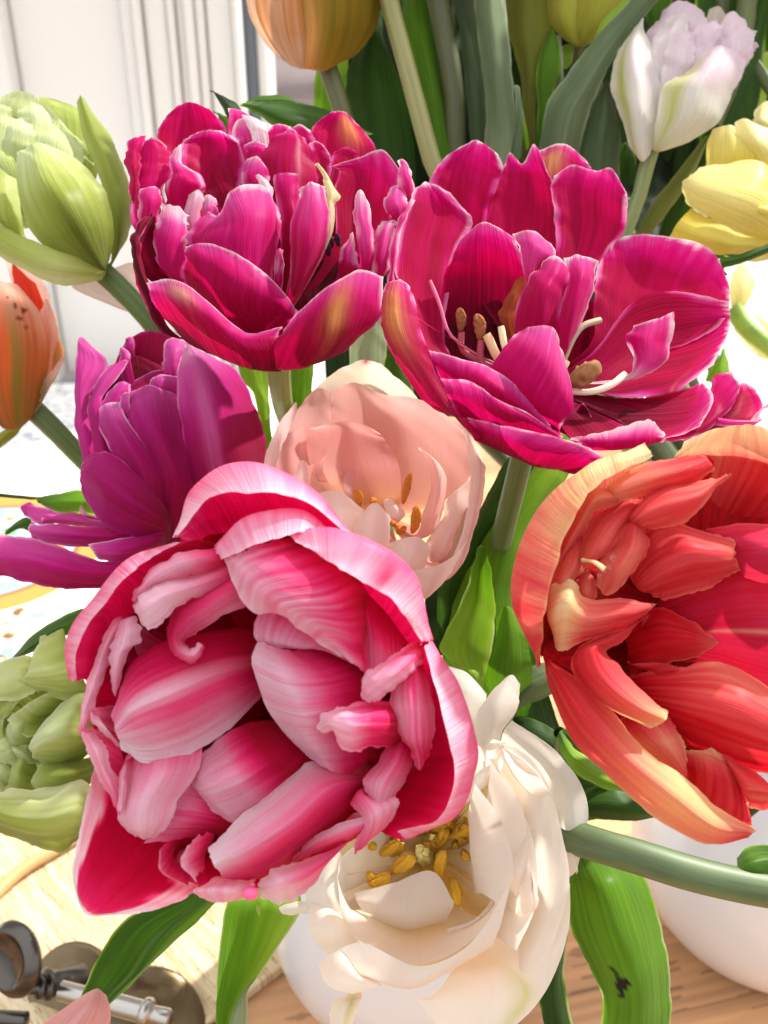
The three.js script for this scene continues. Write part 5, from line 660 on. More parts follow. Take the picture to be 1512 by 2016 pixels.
// ---------- red-orange bud at the left edge ----------
{
  const f = flower('orange_tulip_bud', 'salmon and rust closed tulip bud with brown specks at the left edge', null, { x0: 0, y0: 480, s: 0.2083, D: 0.45, base: [300, 1620, -6], pal: PAL.bud, mat: M35, w: 0.3, j: 0.1, st: 0.25 }), p = f.p;
  p([[0.6, 240, 900, -24, 330, 900, -22, 430, 900, -20], [0.9, 120, 400, -24, 300, 500, -26, 480, 560, -20], [1, 20, 80, -26, 160, 190, -26, 400, 340, -22]]);
  p([[0.4, 200, 1000, -16, 260, 1000, -14, 340, 1000, -14], [0.4, 120, 300, -18, 250, 440, -14, 420, 620, -14], [0.4, 105, 160, -20, 180, 240, -18, 340, 380, -18]], { col: [0.75, 0.05, 0.02] });
  p([[0.5, 420, 1300, -12, 480, 1250, -12, 540, 1160, -14], [0.75, 420, 900, -8, 500, 860, -8, 555, 860, -14], [0.9, 380, 640, -10, 470, 620, -10, 555, 800, -16], [0.95, 400, 620, -14, 430, 520, -14, 520, 640, -18]]);
  p([[0.4, 470, 1300, -12, 540, 1230, -12, 600, 1100, -16], [0.4, 500, 1050, -10, 570, 1030, -12, 608, 1030, -16], [0.6, 500, 880, -14, 545, 880, -14, 580, 930, -17]], { col: [0.6, 0.28, 0.1] });
  p([[0.9, 250, 1660, -2, 310, 1630, 0, 380, 1480, -4], [0.9, 380, 1480, 6, 440, 1380, 8, 610, 1100, -6], [0.9, 380, 1300, 4, 440, 1260, 6, 600, 1050, -6]], { flame: [0.2, 0.5, 0.4, 0.6, [0.3, 0.26, 0.08]] });
  p([[0.1, 60, 1760, 4, 180, 1740, 6, 320, 1620, 0], [0.15, -120, 1500, 12, 120, 1400, 20, 400, 1400, 4], [0.35, -160, 1000, 14, 100, 960, 22, 470, 1000, 4], [0.7, -160, 560, 8, 60, 560, 16, 380, 660, 2], [0.9, -160, 350, 2, 0, 352, 4, 165, 385, 0]], { flame: [[0.55, 0.45, 0.12, 0.3, [0.22, 0.2, 0.03]], [0.4, 0.55, 0.1, 0.2, [0.7, 0.1, 0.02]]], spots: [[0.62, 0.8, 0.02, 0.018, [0.2, 0.03, 0.02]], [0.75, 0.78, 0.025, 0.022, [0.2, 0.03, 0.02]], [0.66, 0.72, 0.02, 0.022, [0.22, 0.04, 0.02]], [0.74, 0.69, 0.02, 0.02, [0.22, 0.04, 0.02]], [0.56, 0.84, 0.02, 0.012, [0.25, 0.06, 0.03]]] });
  p([[0.1, 40, 1760, -2, 100, 1760, 0, 200, 1740, -2], [0.1, -120, 1860, -2, 20, 1850, 4, 120, 1840, -2], [0.2, -160, 1960, -4, -60, 1960, 0, 10, 1935, -4]], { col: [0.26, 0.26, 0.03] });
  stem(f.g, toMouth(f.P(310, 1560, -4), MOUTH1, -0.02, -0.008, [f.P(480, 1720, -4), f.P(760, 2010, -10)]), 0.0046, 0.0044, [0.1, 0.17, 0.03]);
}
// ---------- background bunch ----------
{
  const f = flower('orange_tulip_bud', 'orange and olive closed tulip bud hanging in front of the window pane', null, { x0: 0, y0: 0, s: 1, D: 0.47, base: [625, 126, -2], pal: PAL.orange, mat: M35, w: 0.3, j: 0.12, st: 0.2 }), p = f.p;
  p([[1, 560, 120, -6, 575, 125, -6, 590, 128, -6], [0.95, 500, 50, -8, 520, 56, -2, 545, 60, 0], [0.9, 482, -30, -12, 500, -30, -4, 525, -20, -2], [0.9, 486, -130, -14, 500, -130, -8, 520, -130, -6]], { flame: [0.95, 0.6, 0.3, 0.5, [0.75, 0.14, 0.01]] });
  p([[0.95, 575, 130, 4, 590, 134, 6, 608, 132, 6], [0.75, 512, 45, 0, 560, 60, 12, 604, 70, 12], [0.75, 498, -50, -2, 550, -50, 12, 592, -50, 14], [0.75, 500, -140, -4, 550, -140, 8, 592, -140, 10]], { e: 1, ea: -0.35 });
  p([[0.5, 600, 133, 8, 640, 138, 9, 680, 118, 4], [0.25, 602, 60, 15, 665, 60, 22, 738, 60, 2], [0.25, 590, -50, 16, 670, -50, 24, 752, -40, 0], [0.3, 590, -140, 14, 670, -140, 20, 752, -140, 0]], { flame: [0.1, 0.45, 0.12, 0.3, [0.72, 0.34, 0.1]], k: [0.2, 0, -0.1] });
  p([[0.2, 640, 120, -10, 680, 115, -12, 700, 110, -12], [0.2, 620, 40, -24, 680, 40, -24, 740, 40, -16], [0.2, 600, -120, -26, 680, -120, -28, 750, -120, -18]]);
  stem(f.g, [f.P(645, 132, -2), f.P(668, 200, -4), f.P(700, 300, -10), at(900, 800, 0.56), MOUTH2.clone().add(new THREE.Vector3(-0.02, 0, 0)), MOUTH2.clone().add(new THREE.Vector3(0, -0.08, 0))], 0.0042, 0.0042, [0.13, 0.14, 0.04]);
  const L = { x0: 620, y0: 0, s: 0.41, D: 0.5 };
  leaf(f.g, L, [[0.2, 200, 1100, 0, 320, 1100, 2, 470, 1100, 0], [0.25, 190, 700, 0, 320, 720, 4, 480, 760, 0], [0.25, 150, 380, -2, 280, 380, 4, 420, 420, -2], [0.2, 230, 180, -4, 280, 160, 0, 330, 180, -4], [0.2, 300, 60, -6, 310, 40, -5, 325, 60, -6]], { e: 0 });
  leaf(f.g, L, [[0.6, -10, 560, -10, 60, 560, -8, 150, 540, -10], [0.7, 0, 380, -10, 70, 360, -8, 160, 320, -10], [0.7, 20, 200, -14, 90, 180, -12, 150, 180, -14]], { e: 0 });
}
function plant(name, label, at0, group) { return thing(name, label, 'shoot', at0, group); }
const Z4 = { x0: 620, y0: 0, s: 0.41, D: 0.47 }, inZ = (x, y, z) => at(Z4.x0 + x * Z4.s, Z4.y0 + y * Z4.s, Z4.D - z / 1000);
const toV2 = (p, dx, dz) => [p.clone().lerp(MOUTH2, 0.45), MOUTH2.clone().add(new THREE.Vector3(dx, 0.0, dz)), MOUTH2.clone().add(new THREE.Vector3(-dx * 0.5, -0.08, -dz * 0.5))];
// a plain closed head on a shoot whose top lies above the frame
function head(T, c, R, L, pal, lean = [0, 0]) {
  const ax = new THREE.Vector3(lean[0], 1, lean[1]).normalize(), q = new THREE.Quaternion().setFromUnitVectors(new THREE.Vector3(0, 1, 0), ax);
  const pt = (a, r, y) => new THREE.Vector3(Math.cos(a) * r, y, Math.sin(a) * r).applyQuaternion(q).add(c);
  for (let k = 0; k < 6; k++) {
    const a = k * Math.PI / 3 + 0.2, s = k % 2 ? 1 : 0.93, w = 0.62, row = (r, y, d) => [pt(a - d, r * s * 0.97, y), pt(a, r * s * 1.04, y), pt(a + d, r * s * 0.97, y)];
    part('petal', sheet([row(R * 0.2, 0, w), row(R * 0.8, L * 0.18, w), row(R, L * 0.45, w), row(R * 0.85, L * 0.78, w * 0.8), row(R * 0.6, L, 0.2)], [0.2, 0.4, 0.5, 0.6, 0.8], { pal, w: 0.4, st: 0.15 }, 130, 240), M45, T);
  }
}
{ // olive stem right of the orange bud
  const T = plant('tulip_shoot', 'smooth olive stem curving down beside the orange bud', inZ(480, 400, 6)), e = inZ(600, 860, 0);
  head(T, inZ(322, -170, 8), 0.024, 0.055, PAL.yellow);
  stem(T, [inZ(322, -170, 8), inZ(330, -120, 8), inZ(370, 60, 8), inZ(430, 280, 7), inZ(500, 540, 5), e, ...toV2(e, 0.0, 0.01)], 0.0042, 0.0048, [0.36, 0.36, 0.13]);
}
{ // big grey green leaf sheathing a stem
  const T = plant('tulip_shoot', 'stout grey green stem wrapped by its leaf, rising between the two magenta tulips', inZ(880, 400, 4)), e = inZ(900, 860, -2);
  head(T, inZ(830, -200, 0), 0.026, 0.058, PAL.pink, [0.1, 0]);
  stem(T, [inZ(830, -200, 0), inZ(840, -120, 0), inZ(860, 100, 0), inZ(890, 420, 0), e, ...toV2(e, 0.01, 0.01)], 0.0058, 0.005, [0.16, 0.22, 0.11]);
  leaf(T, Z4, [[0.7, 810, 1000, 4, 890, 1000, 10, 970, 1000, 4], [0.7, 812, 740, 4, 890, 740, 12, 980, 760, 4], [0.6, 822, 520, 4, 885, 520, 13, 965, 560, 4], [0.65, 800, 300, 4, 865, 300, 13, 945, 330, 4], [0.7, 770, 60, 2, 840, 60, 12, 922, 80, 2], [0.8, 760, -120, 0, 835, -120, 8, 910, -120, 0]], { pal: GREY, w: 0.4 });
  leaf(T, Z4, [[0.3, 930, 760, 8, 950, 760, 9, 990, 760, 8], [0.5, 965, 560, 6, 985, 560, 7, 1000, 580, 6], [0.9, 956, 410, 4, 970, 405, 4, 985, 420, 4]], { pal: GREY });
  leaf(T, Z4, [[0.7, 1010, 720, 2, 1020, 720, 3, 1030, 700, 2], [0.8, 980, 560, 2, 992, 550, 3, 1004, 545, 2], [0.9, 962, 420, 2, 972, 410, 2, 984, 420, 2]], {});
}
{ // leaves with the bright strip, left of the grey stem
  const T = plant('tulip_shoot', 'dark stem with a broad leaf showing a bright yellow green strip', inZ(620, 300, -8)), e = inZ(700, 860, -20);
  head(T, inZ(560, -190, -6), 0.024, 0.055, PAL.orange);
  stem(T, [inZ(560, -190, -6), inZ(570, -120, -6), inZ(620, 160, -8), inZ(670, 460, -12), e, ...toV2(e, -0.012, -0.01)], 0.0052, 0.005, [0.1, 0.12, 0.04]);
  leaf(T, Z4, [[0.4, 560, 800, -14, 620, 800, -12, 680, 800, -14], [0.5, 500, 380, -14, 560, 420, -10, 640, 560, -16], [0.5, 420, 140, -14, 510, 160, -10, 590, 220, -16], [0.5, 425, 0, -16, 490, 0, -12, 545, 0, -18], [0.5, 430, -130, -18, 490, -130, -14, 540, -130, -20]], { e: 0 });
  leaf(T, Z4, [[0.8, 600, 620, -22, 625, 620, -22, 650, 600, -22], [1.0, 585, 330, -22, 610, 340, -22, 650, 420, -22], [1.0, 525, 0, -24, 545, 0, -24, 590, 100, -24], [1.0, 520, -130, -24, 540, -130, -24, 560, -130, -24]], { e: 0 });
  leaf(T, Z4, [[0.3, 760, 820, -18, 800, 800, -16, 840, 800, -18], [0.4, 720, 420, -14, 780, 420, -10, 830, 460, -16], [0.45, 690, 120, -14, 730, 140, -10, 790, 200, -16], [0.4, 650, -20, -18, 700, -20, -14, 780, -20, -18], [0.4, 640, -140, -20, 700, -140, -16, 770, -140, -20]], { pal: GREY });
}
{ // closed yellow green bud at the top
  const f = flower('yellow_green_tulip_bud', 'yellow green closed tulip bud hanging over the diagonal leaf', null, { x0: 0, y0: 0, s: 1, D: 0.5, base: [1138, 86, -4], pal: [[0, 0.3, 0.3, 0.02], [0.5, 0.52, 0.52, 0.06], [1, 0.7, 0.7, 0.25]], mat: M45, w: 0.3, j: 0.1, st: 0.2 }), p = f.p;
  p([[0.3, 1115, 80, 4, 1128, 88, 6, 1138, 88, 6], [0.5, 1080, 40, 4, 1110, 40, 14, 1136, 40, 12], [0.5, 1075, -40, 2, 1105, -40, 14, 1138, -40, 14], [0.5, 1080, -130, 0, 1110, -130, 10, 1140, -130, 10]]);
  p([[0.3, 1138, 88, 6, 1150, 90, 7, 1175, 80, 4], [0.4, 1136, 40, 12, 1175, 45, 16, 1225, 40, 0], [0.45, 1138, -40, 14, 1190, -40, 18, 1260, -40, -2], [0.4, 1140, -130, 10, 1190, -130, 14, 1270, -130, -4]]);
  p([[0.3, 1090, 20, -10, 1140, 20, -16, 1200, 20, -10], [0.3, 1080, -130, -16, 1150, -130, -20, 1240, -130, -16]]);
  const e = at(1080, 280, 0.53);
  stem(f.g, [f.P(1138, 84, -4), at(1142, 100, 0.505), at(1120, 170, 0.52), e, ...toV2(e, 0.012, -0.012)], 0.0042, 0.0042, [0.12, 0.16, 0.04]);
  leaf(f.g, Z4, [[0.2, 960, 800, -30, 1010, 800, -28, 1060, 800, -30], [0.4, 990, 400, -26, 1030, 380, -22, 1070, 320, -26], [0.5, 920, 120, -26, 1010, 120, -20, 1130, 150, -26], [0.5, 910, -120, -28, 1010, -120, -22, 1120, -120, -28]], { pal: [[0, 0.1, 0.11, 0.01], [0.5, 0.26, 0.28, 0.03], [1, 0.4, 0.4, 0.1]], e: 0 });
  leaf(f.g, Z4, [[0.3, 1060, 820, -20, 1100, 820, -18, 1140, 820, -20], [0.5, 1068, 520, -20, 1100, 520, -16, 1130, 500, -20], [0.5, 1070, 300, -20, 1110, 300, -16, 1180, 330, -20], [0.5, 1120, 160, -24, 1135, 140, -22, 1160, 170, -24]]);
  leaf(f.g, Z4, [[0.8, 1160, 420, -26, 1180, 420, -24, 1200, 400, -26], [1.2, 1150, 280, -24, 1170, 280, -22, 1192, 320, -24], [1.2, 1155, 170, -26, 1170, 165, -26, 1184, 180, -26]], { pal: GREY });
  leaf(f.g, Z4, [[0.8, 1180, 330, -30, 1210, 330, -30, 1235, 300, -30], [1, 1185, 220, -32, 1215, 210, -32, 1246, 220, -32]]);
}
{ // broad diagonal leaf
  const T = plant('tulip_leaf', 'broad grey green leaf slanting down from the top edge beside the white bud', inZ(1200, 500, 4)); T.userData.category = 'leaf';
  leaf(T, Z4, [[0.4, 1060, 1000, 0, 1150, 1020, 4, 1250, 1000, 0], [0.5, 1078, 700, 4, 1170, 720, 12, 1270, 740, 4], [0.6, 1118, 490, 6, 1210, 530, 14, 1310, 570, 6], [0.6, 1200, 370, 6, 1290, 400, 12, 1385, 380, 6], [0.55, 1335, 195, 4, 1400, 230, 8, 1470, 220, 4], [0.55, 1520, -10, 2, 1560, 30, 6, 1600, 60, 2], [0.5, 1640, -140, 0, 1680, -100, 4, 1720, -80, 0]], { pal: GREY, w: 0.4, flame: [0.62, 0.4, 0.02, 0.3, [0.4, 0.42, 0.26]] });
  leaf(T, Z4, [[0.8, 1330, 210, -4, 1340, 205, -4, 1350, 200, -4], [0.9, 1380, 100, -6, 1420, 110, -4, 1450, 90, -4], [0.9, 1480, 0, -8, 1500, 20, -6, 1520, 0, -6], [0.9, 1560, -120, -8, 1600, -110, -6, 1640, -130, -6]], { e: 0 });
  leaf(T, Z4, [[0.2, 1250, 1040, -4, 1360, 1040, 0, 1460, 1040, -4], [0.3, 1260, 740, -4, 1360, 760, 2, 1464, 800, -4], [0.3, 1310, 560, -4, 1390, 540, 2, 1465, 600, -4], [0.25, 1375, 420, -6, 1395, 385, -4, 1420, 430, -6]], { pal: GREY, e: 0.3 });
  stem(T, [inZ(1240, 760, -6), inZ(1260, 900, -8), ...toV2(inZ(1260, 900, -8), -0.01, 0.012)], 0.004, 0.0045, [0.12, 0.16, 0.05]);
}
{ // more of the bunch, heads above the frame
  const spots = [[1010, -130, 0.5, PAL.purple, 'dark thin stem behind the grey green stem'], [1290, -150, 0.53, PAL.yellow, 'dark stem behind the white bud'], [1430, -190, 0.5, PAL.coral, 'dark stem right of the white bud'], [1600, -60, 0.5, PAL.pink, 'stem beyond the right edge by the white bud'], [1560, -330, 0.54, PAL.white, 'stem beyond the right edge behind the yellow tulip'], [1180, -360, 0.5, PAL.mag, 'stem behind the yellow green bud']];
  for (const [x, y, d, pal, label] of spots) {
    const T = plant('tulip_shoot', label, at(x, y, d)); head(T, at(x, y, d), 0.027, 0.06, pal, [0.15 * (rnd() - 0.5), 0.1 * (rnd() - 0.5)]);
    const m = at(x > 1400 ? x + 160 : x * 0.85 + 190, 320, d + 0.02); stem(T, [at(x, y, d), at(x - 10, y + 200, d + 0.012), m, ...toV2(m, 0.02 * (rnd() - 0.5), 0.02 * (rnd() - 0.5))], 0.004, 0.0042, [0.1, 0.14, 0.03]);
    leaf(T, { x0: x, y0: y, s: 1, D: d + 0.015 }, [[0.2, -30, 700, -10, 20, 700, -8, 60, 700, -10], [0.25, -60, 330, 0, 10, 330, 5, 70, 320, 0], [0.25, -50, 60, 0, 30, 60, 5, 90, 40, 0], [0.25, 20, -160, -4, 50, -180, -2, 80, -160, -4]]);
  }
}
{ // white bud, upper right
  const f = flower('white_tulip_bud', 'blush white half open double tulip bud with green stripes, upper right', null, { x0: 1160, y0: 0, s: 0.2778, D: 0.46, base: [440, 1060, 0], pal: [[0, 0.6, 0.64, 0.25], [0.5, 0.8, 0.78, 0.6], [0.8, 0.83, 0.8, 0.74], [1, 0.85, 0.7, 0.78]], mat: M45, w: 0.5, j: 0.2, st: 0.12, cb: 0.3 }), p = f.p, GS = [0.46, 0.5, 0.08];
  f.ring(640, 560, 260, 360, -18, 5, 0.9, 0, 360, {});
  p([[0.9, 460, 560, -4, 620, 620, 0, 780, 560, -4], [0.95, 398, 290, -10, 620, 300, -4, 850, 340, -10], [1, 470, 150, -16, 640, 100, -13, 824, 150, -16], [1, 560, 55, -18, 690, -6, -18, 818, 80, -19]], { w: 1.2 });
  p([[0.85, 460, 520, 2, 560, 580, 6, 680, 520, 2], [0.9, 430, 380, -2, 560, 380, 4, 700, 380, -2], [0.9, 500, 240, -8, 600, 180, -5, 690, 200, -8], [0.9, 600, 120, -12, 660, 82, -12, 700, 130, -13]], { w: 1.4 });
  p([[0.9, 520, 540, 5, 600, 560, 8, 720, 500, 4], [0.9, 540, 400, 3, 640, 380, 8, 760, 360, 3], [0.95, 600, 260, -2, 670, 230, 0, 760, 300, -3]], { w: 1.6, j: 0.4 });
  p([[0.95, 700, 420, -2, 800, 420, 2, 930, 380, -2], [0.95, 700, 290, -6, 810, 270, -2, 940, 260, -6], [1, 700, 160, -10, 810, 140, -9, 930, 190, -10]], { w: 2, j: 0.6 });
  p([[0.95, 740, 380, 0, 830, 380, 3, 900, 340, 0], [1, 720, 280, -2, 830, 260, 1, 930, 250, -2], [1, 760, 230, -5, 840, 190, -4, 940, 210, -5]], { w: 2, j: 0.6 });
  p([[1, 920, 380, -4, 1000, 380, 0, 1080, 330, -4], [1, 920, 240, -8, 1010, 220, -4, 1130, 230, -8], [1, 960, 130, -12, 1010, 98, -12, 1100, 150, -13]], { w: 1 });
  p([[1, 920, 420, 2, 1020, 400, 5, 1120, 400, 0], [1.0, 940, 280, -2, 1040, 270, 2, 1170, 270, -4], [1, 1040, 220, -6, 1110, 190, -5, 1172, 240, -7]], { w: 1 });
  p([[1, 960, 520, -2, 1040, 520, 0, 1100, 480, -4], [1, 1020, 380, -4, 1100, 400, 0, 1180, 370, -8], [1, 1100, 370, -6, 1150, 300, -6, 1192, 330, -9]], { w: 1 });
  p([[0.8, 830, 240, -14, 890, 240, -12, 950, 220, -14], [0.85, 820, 150, -16, 890, 140, -13, 962, 140, -16], [0.8, 850, 70, -18, 925, 44, -18, 958, 90, -18]], { col: [0.6, 0.55, 0.46] });
  p([[0.7, 320, 1085, 6, 370, 1140, 9, 432, 1088, 7], [0.8, 206, 785, 3, 340, 800, 16, 485, 835, 8], [0.85, 153, 605, -2, 330, 600, 14, 522, 545, 4], [0.85, 196, 375, -6, 310, 380, 8, 458, 392, -2], [0.7, 330, 190, -8, 376, 128, -6, 386, 205, -7]], { flame: [[0.22, 0.55, 0.12, 0.4, GS]], k: [-0.2, 0, 0] });
  p([[0.3, 445, 1045, 9, 500, 1064, 12, 570, 1060, 8], [0.7, 480, 850, 16, 680, 860, 22, 935, 850, 4], [0.85, 526, 605, 14, 750, 640, 24, 1014, 665, 4], [1, 680, 530, 10, 850, 480, 20, 1084, 535, 2], [1, 790, 375, 6, 930, 324, 10, 1110, 430, 0]], { flame: [[0.22, 0.5, 0.14, 0.32, GS], [0.1, 0.75, 0.1, 0.2, GS]] });
  const e = f.P(250, 1700, -4);
  stem(f.g, [f.P(440, 1060, 2), f.P(400, 1200, 0), f.P(340, 1440, -2), e, ...toV2(e, 0.004, 0.0)], 0.0034, 0.0044, [0.24, 0.3, 0.1]);
  // stems, leaves behind it
  const K = { x0: 1160, y0: 0, s: 0.2778, D: 0.49 };
  leaf(f.g, K, [[0.3, 300, 1700, 0, 340, 1720, 2, 400, 1700, 0], [0.5, 460, 1420, 0, 510, 1450, 4, 560, 1500, 0], [0.55, 640, 1200, 0, 690, 1240, 4, 740, 1220, 0], [0.4, 820, 960, -2, 850, 960, 0, 870, 940, -2]], { pal: [[0, 0.1, 0.12, 0.02], [0.5, 0.25, 0.3, 0.06], [1, 0.35, 0.4, 0.12]] });
  leaf(f.g, K, [[0.15, 440, 1800, -8, 560, 1800, -6, 680, 1780, -8], [0.2, 560, 1500, -8, 660, 1480, -6, 760, 1400, -8], [0.2, 800, 1100, -10, 900, 1000, -8, 1000, 900, -10], [0.25, 1000, 700, -14, 1080, 500, -12, 1180, 500, -14], [0.3, 1080, 100, -18, 1200, 60, -14, 1280, 100, -18], [0.3, 1140, -120, -18, 1240, -120, -14, 1340, -120, -18]], { e: 0 });
  leaf(f.g, K, [[0.3, 420, 200, -30, 500, 240, -28, 560, 260, -30], [0.4, 400, 60, -30, 480, 0, -28, 600, -20, -30], [0.4, 460, -140, -30, 540, -140, -28, 640, -140, -30]]);
  leaf(f.g, K, [[0.9, 1110, 860, -26, 1160, 850, -26, 1220, 820, -26], [1.1, 1180, 620, -26, 1230, 600, -26, 1300, 560, -26], [1.1, 1220, 380, -28, 1290, 360, -28, 1380, 330, -28]], { e: 0 });
  leaf(f.g, K, [[1.2, 950, 120, -26, 1010, 120, -26, 1070, 120, -26], [1.4, 850, 40, -26, 980, 20, -24, 1090, 0, -26], [1.4, 850, -60, -28, 980, -60, -28, 1090, -60, -28]], { pal: GREY });
  stem(f.g, [at(1400, 250, 0.50), at(1450, 120, 0.50), at(1480, -60, 0.5)], 0.005, 0.005, [0.1, 0.14, 0.03]);
  leaf(f.g, K, [[0.2, 210, 1300, -10, 270, 1320, -8, 330, 1300, -10], [0.3, 215, 1120, -10, 270, 1120, -8, 330, 1100, -10], [0.3, 235, 1030, -12, 260, 1010, -11, 290, 1050, -12]]);
}
{ // yellow tulip at the right edge
  const f = flower('yellow_tulip', 'lemon yellow open tulip at the right edge under the white bud', null, { x0: 1160, y0: 0, s: 0.2778, D: 0.44, base: [1480, 1560, -6], pal: PAL.yellow, mat: M45, w: 0.5, j: 0.15, st: 0.12, cb: 0.2 }), p = f.p;
  p([[0.7, 1300, 980, -20, 1340, 980, -20, 1400, 980, -20], [0.9, 1165, 880, -20, 1230, 860, -16, 1340, 880, -20], [1, 1170, 790, -22, 1230, 735, -22, 1340, 700, -24]]);
  p([[0.3, 860, 1230, -12, 1050, 1260, -8, 1350, 1240, -12], [0.45, 828, 1145, -12, 1040, 1160, -4, 1380, 1160, -10], [0.55, 840, 1000, -14, 1040, 1010, -6, 1380, 1050, -12], [0.7, 875, 920, -16, 970, 888, -13, 1040, 892, -13, 1150, 900, -12]], { flame: [0.55, 0.5, 0.2, 0.15, [0.72, 0.52, 0.04]] });
  p([[0.6, 1180, 1150, -8, 1280, 1150, -4, 1400, 1140, -8], [0.8, 1060, 990, -8, 1200, 1010, -2, 1400, 1050, -8], [1, 1032, 870, -12, 1100, 833, -10, 1200, 880, -9, 1400, 960, -12]]);
  p([[0.4, 1340, 1700, -4, 1420, 1650, 0, 1450, 1560, -4], [0.6, 1080, 1660, 4, 1180, 1500, 12, 1250, 1150, 0], [0.7, 850, 1545, 4, 930, 1400, 12, 960, 1155, 0], [0.75, 700, 1450, 0, 740, 1330, 6, 800, 1185, -2], [0.8, 660, 1360, -4, 668, 1290, -3, 720, 1240, -4]], { st: 0.2 });
  p([[0.5, 1350, 1560, 6, 1400, 1540, 8, 1430, 1500, 6], [0.5, 1160, 1520, 9, 1200, 1480, 12, 1260, 1440, 6], [0.6, 1120, 1480, 8, 1130, 1460, 9, 1150, 1440, 8]]);
  p([[0.3, 1300, 1740, -6, 1380, 1720, -4, 1440, 1640, -6], [0.4, 1050, 1802, 0, 1100, 1740, 6, 1120, 1660, -2], [0.35, 800, 1775, 0, 830, 1680, 6, 870, 1550, -2], [0.15, 568, 1680, -4, 620, 1590, -2, 720, 1478, -4]]);
  p([[0.4, 1300, 1780, -12, 1400, 1760, -12, 1440, 1700, -12], [0.7, 1050, 1830, -10, 1180, 1820, -8, 1300, 1760, -10], [0.8, 950, 1815, -12, 1100, 1850, -10, 1300, 1840, -12]]);
  const e = f.P(1700, 1900, 0);
  leaf(f.g, { x0: 1160, y0: 0, s: 0.2778, D: 0.43 }, [[0.2, 1500, 1640, 0, 1500, 1690, 4, 1500, 1740, 0], [0.25, 1270, 1720, 0, 1270, 1760, 4, 1270, 1790, 0], [0.25, 1080, 1800, 0, 1090, 1835, 3, 1090, 1860, 0], [0.3, 930, 1840, -2, 935, 1870, 0, 960, 1900, -2], [0.4, 930, 1930, -6, 960, 1950, -5, 980, 1950, -6]], { e: 0 });
  stem(f.g, [f.at, f.P(1560, 1640, -6), f.P(1700, 2400, 0), MOUTH2.clone().add(new THREE.Vector3(0.024, 0, 0)), MOUTH2.clone().add(new THREE.Vector3(0.0, -0.08, 0))], 0.004, 0.004);
}
{ // yellow tulip lying in the sun further back
  const f = flower('fallen_yellow_tulip', 'pale yellow petals and bright green stem lying in the sun behind the magenta tulip', null, { x0: 1380, y0: 480, s: 0.2082, D: 0.72, base: [300, 590, 0], pal: PAL.yellow, mat: M55, w: 0.6, j: 0.2, st: 0.1 }), p = f.p;
  p([[0.6, 290, 600, 0, 340, 610, 4, 400, 600, 0], [0.8, 270, 420, 0, 380, 420, 8, 510, 420, 0], [1, 290, 260, -4, 390, 185, -2, 500, 300, -4]]);
  p([[0.8, 330, 620, -4, 420, 640, -2, 480, 660, -4], [1.1, 420, 620, -6, 560, 700, -2, 640, 860, -6], [1.1, 520, 640, -10, 640, 740, -8, 740, 900, -10]]);
  p([[0.8, 290, 650, -8, 300, 720, -6, 330, 780, -8], [1, 310, 800, -8, 440, 900, -4, 560, 880, -8], [1, 400, 950, -12, 560, 1080, -8, 700, 1120, -12]]);
  stem(f.g, [f.P(290, 600, 6), f.P(380, 740, 6), f.P(500, 860, 6), f.P(640, 970, 4), f.P(900, 1180, 0)], 0.0062, 0.006, [0.3, 0.5, 0.04]);
  leaf(f.g, { x0: 1380, y0: 480, s: 0.2082, D: 0.5 }, [[0.7, 40, 1300, 0, 160, 1320, 4, 300, 1320, 0], [0.8, 80, 1180, 0, 180, 1180, 4, 274, 1180, 0], [0.7, 180, 1060, -2, 210, 1040, 0, 250, 1090, -2], [0.6, 200, 990, -4, 215, 980, -4, 230, 1000, -4]]);
}
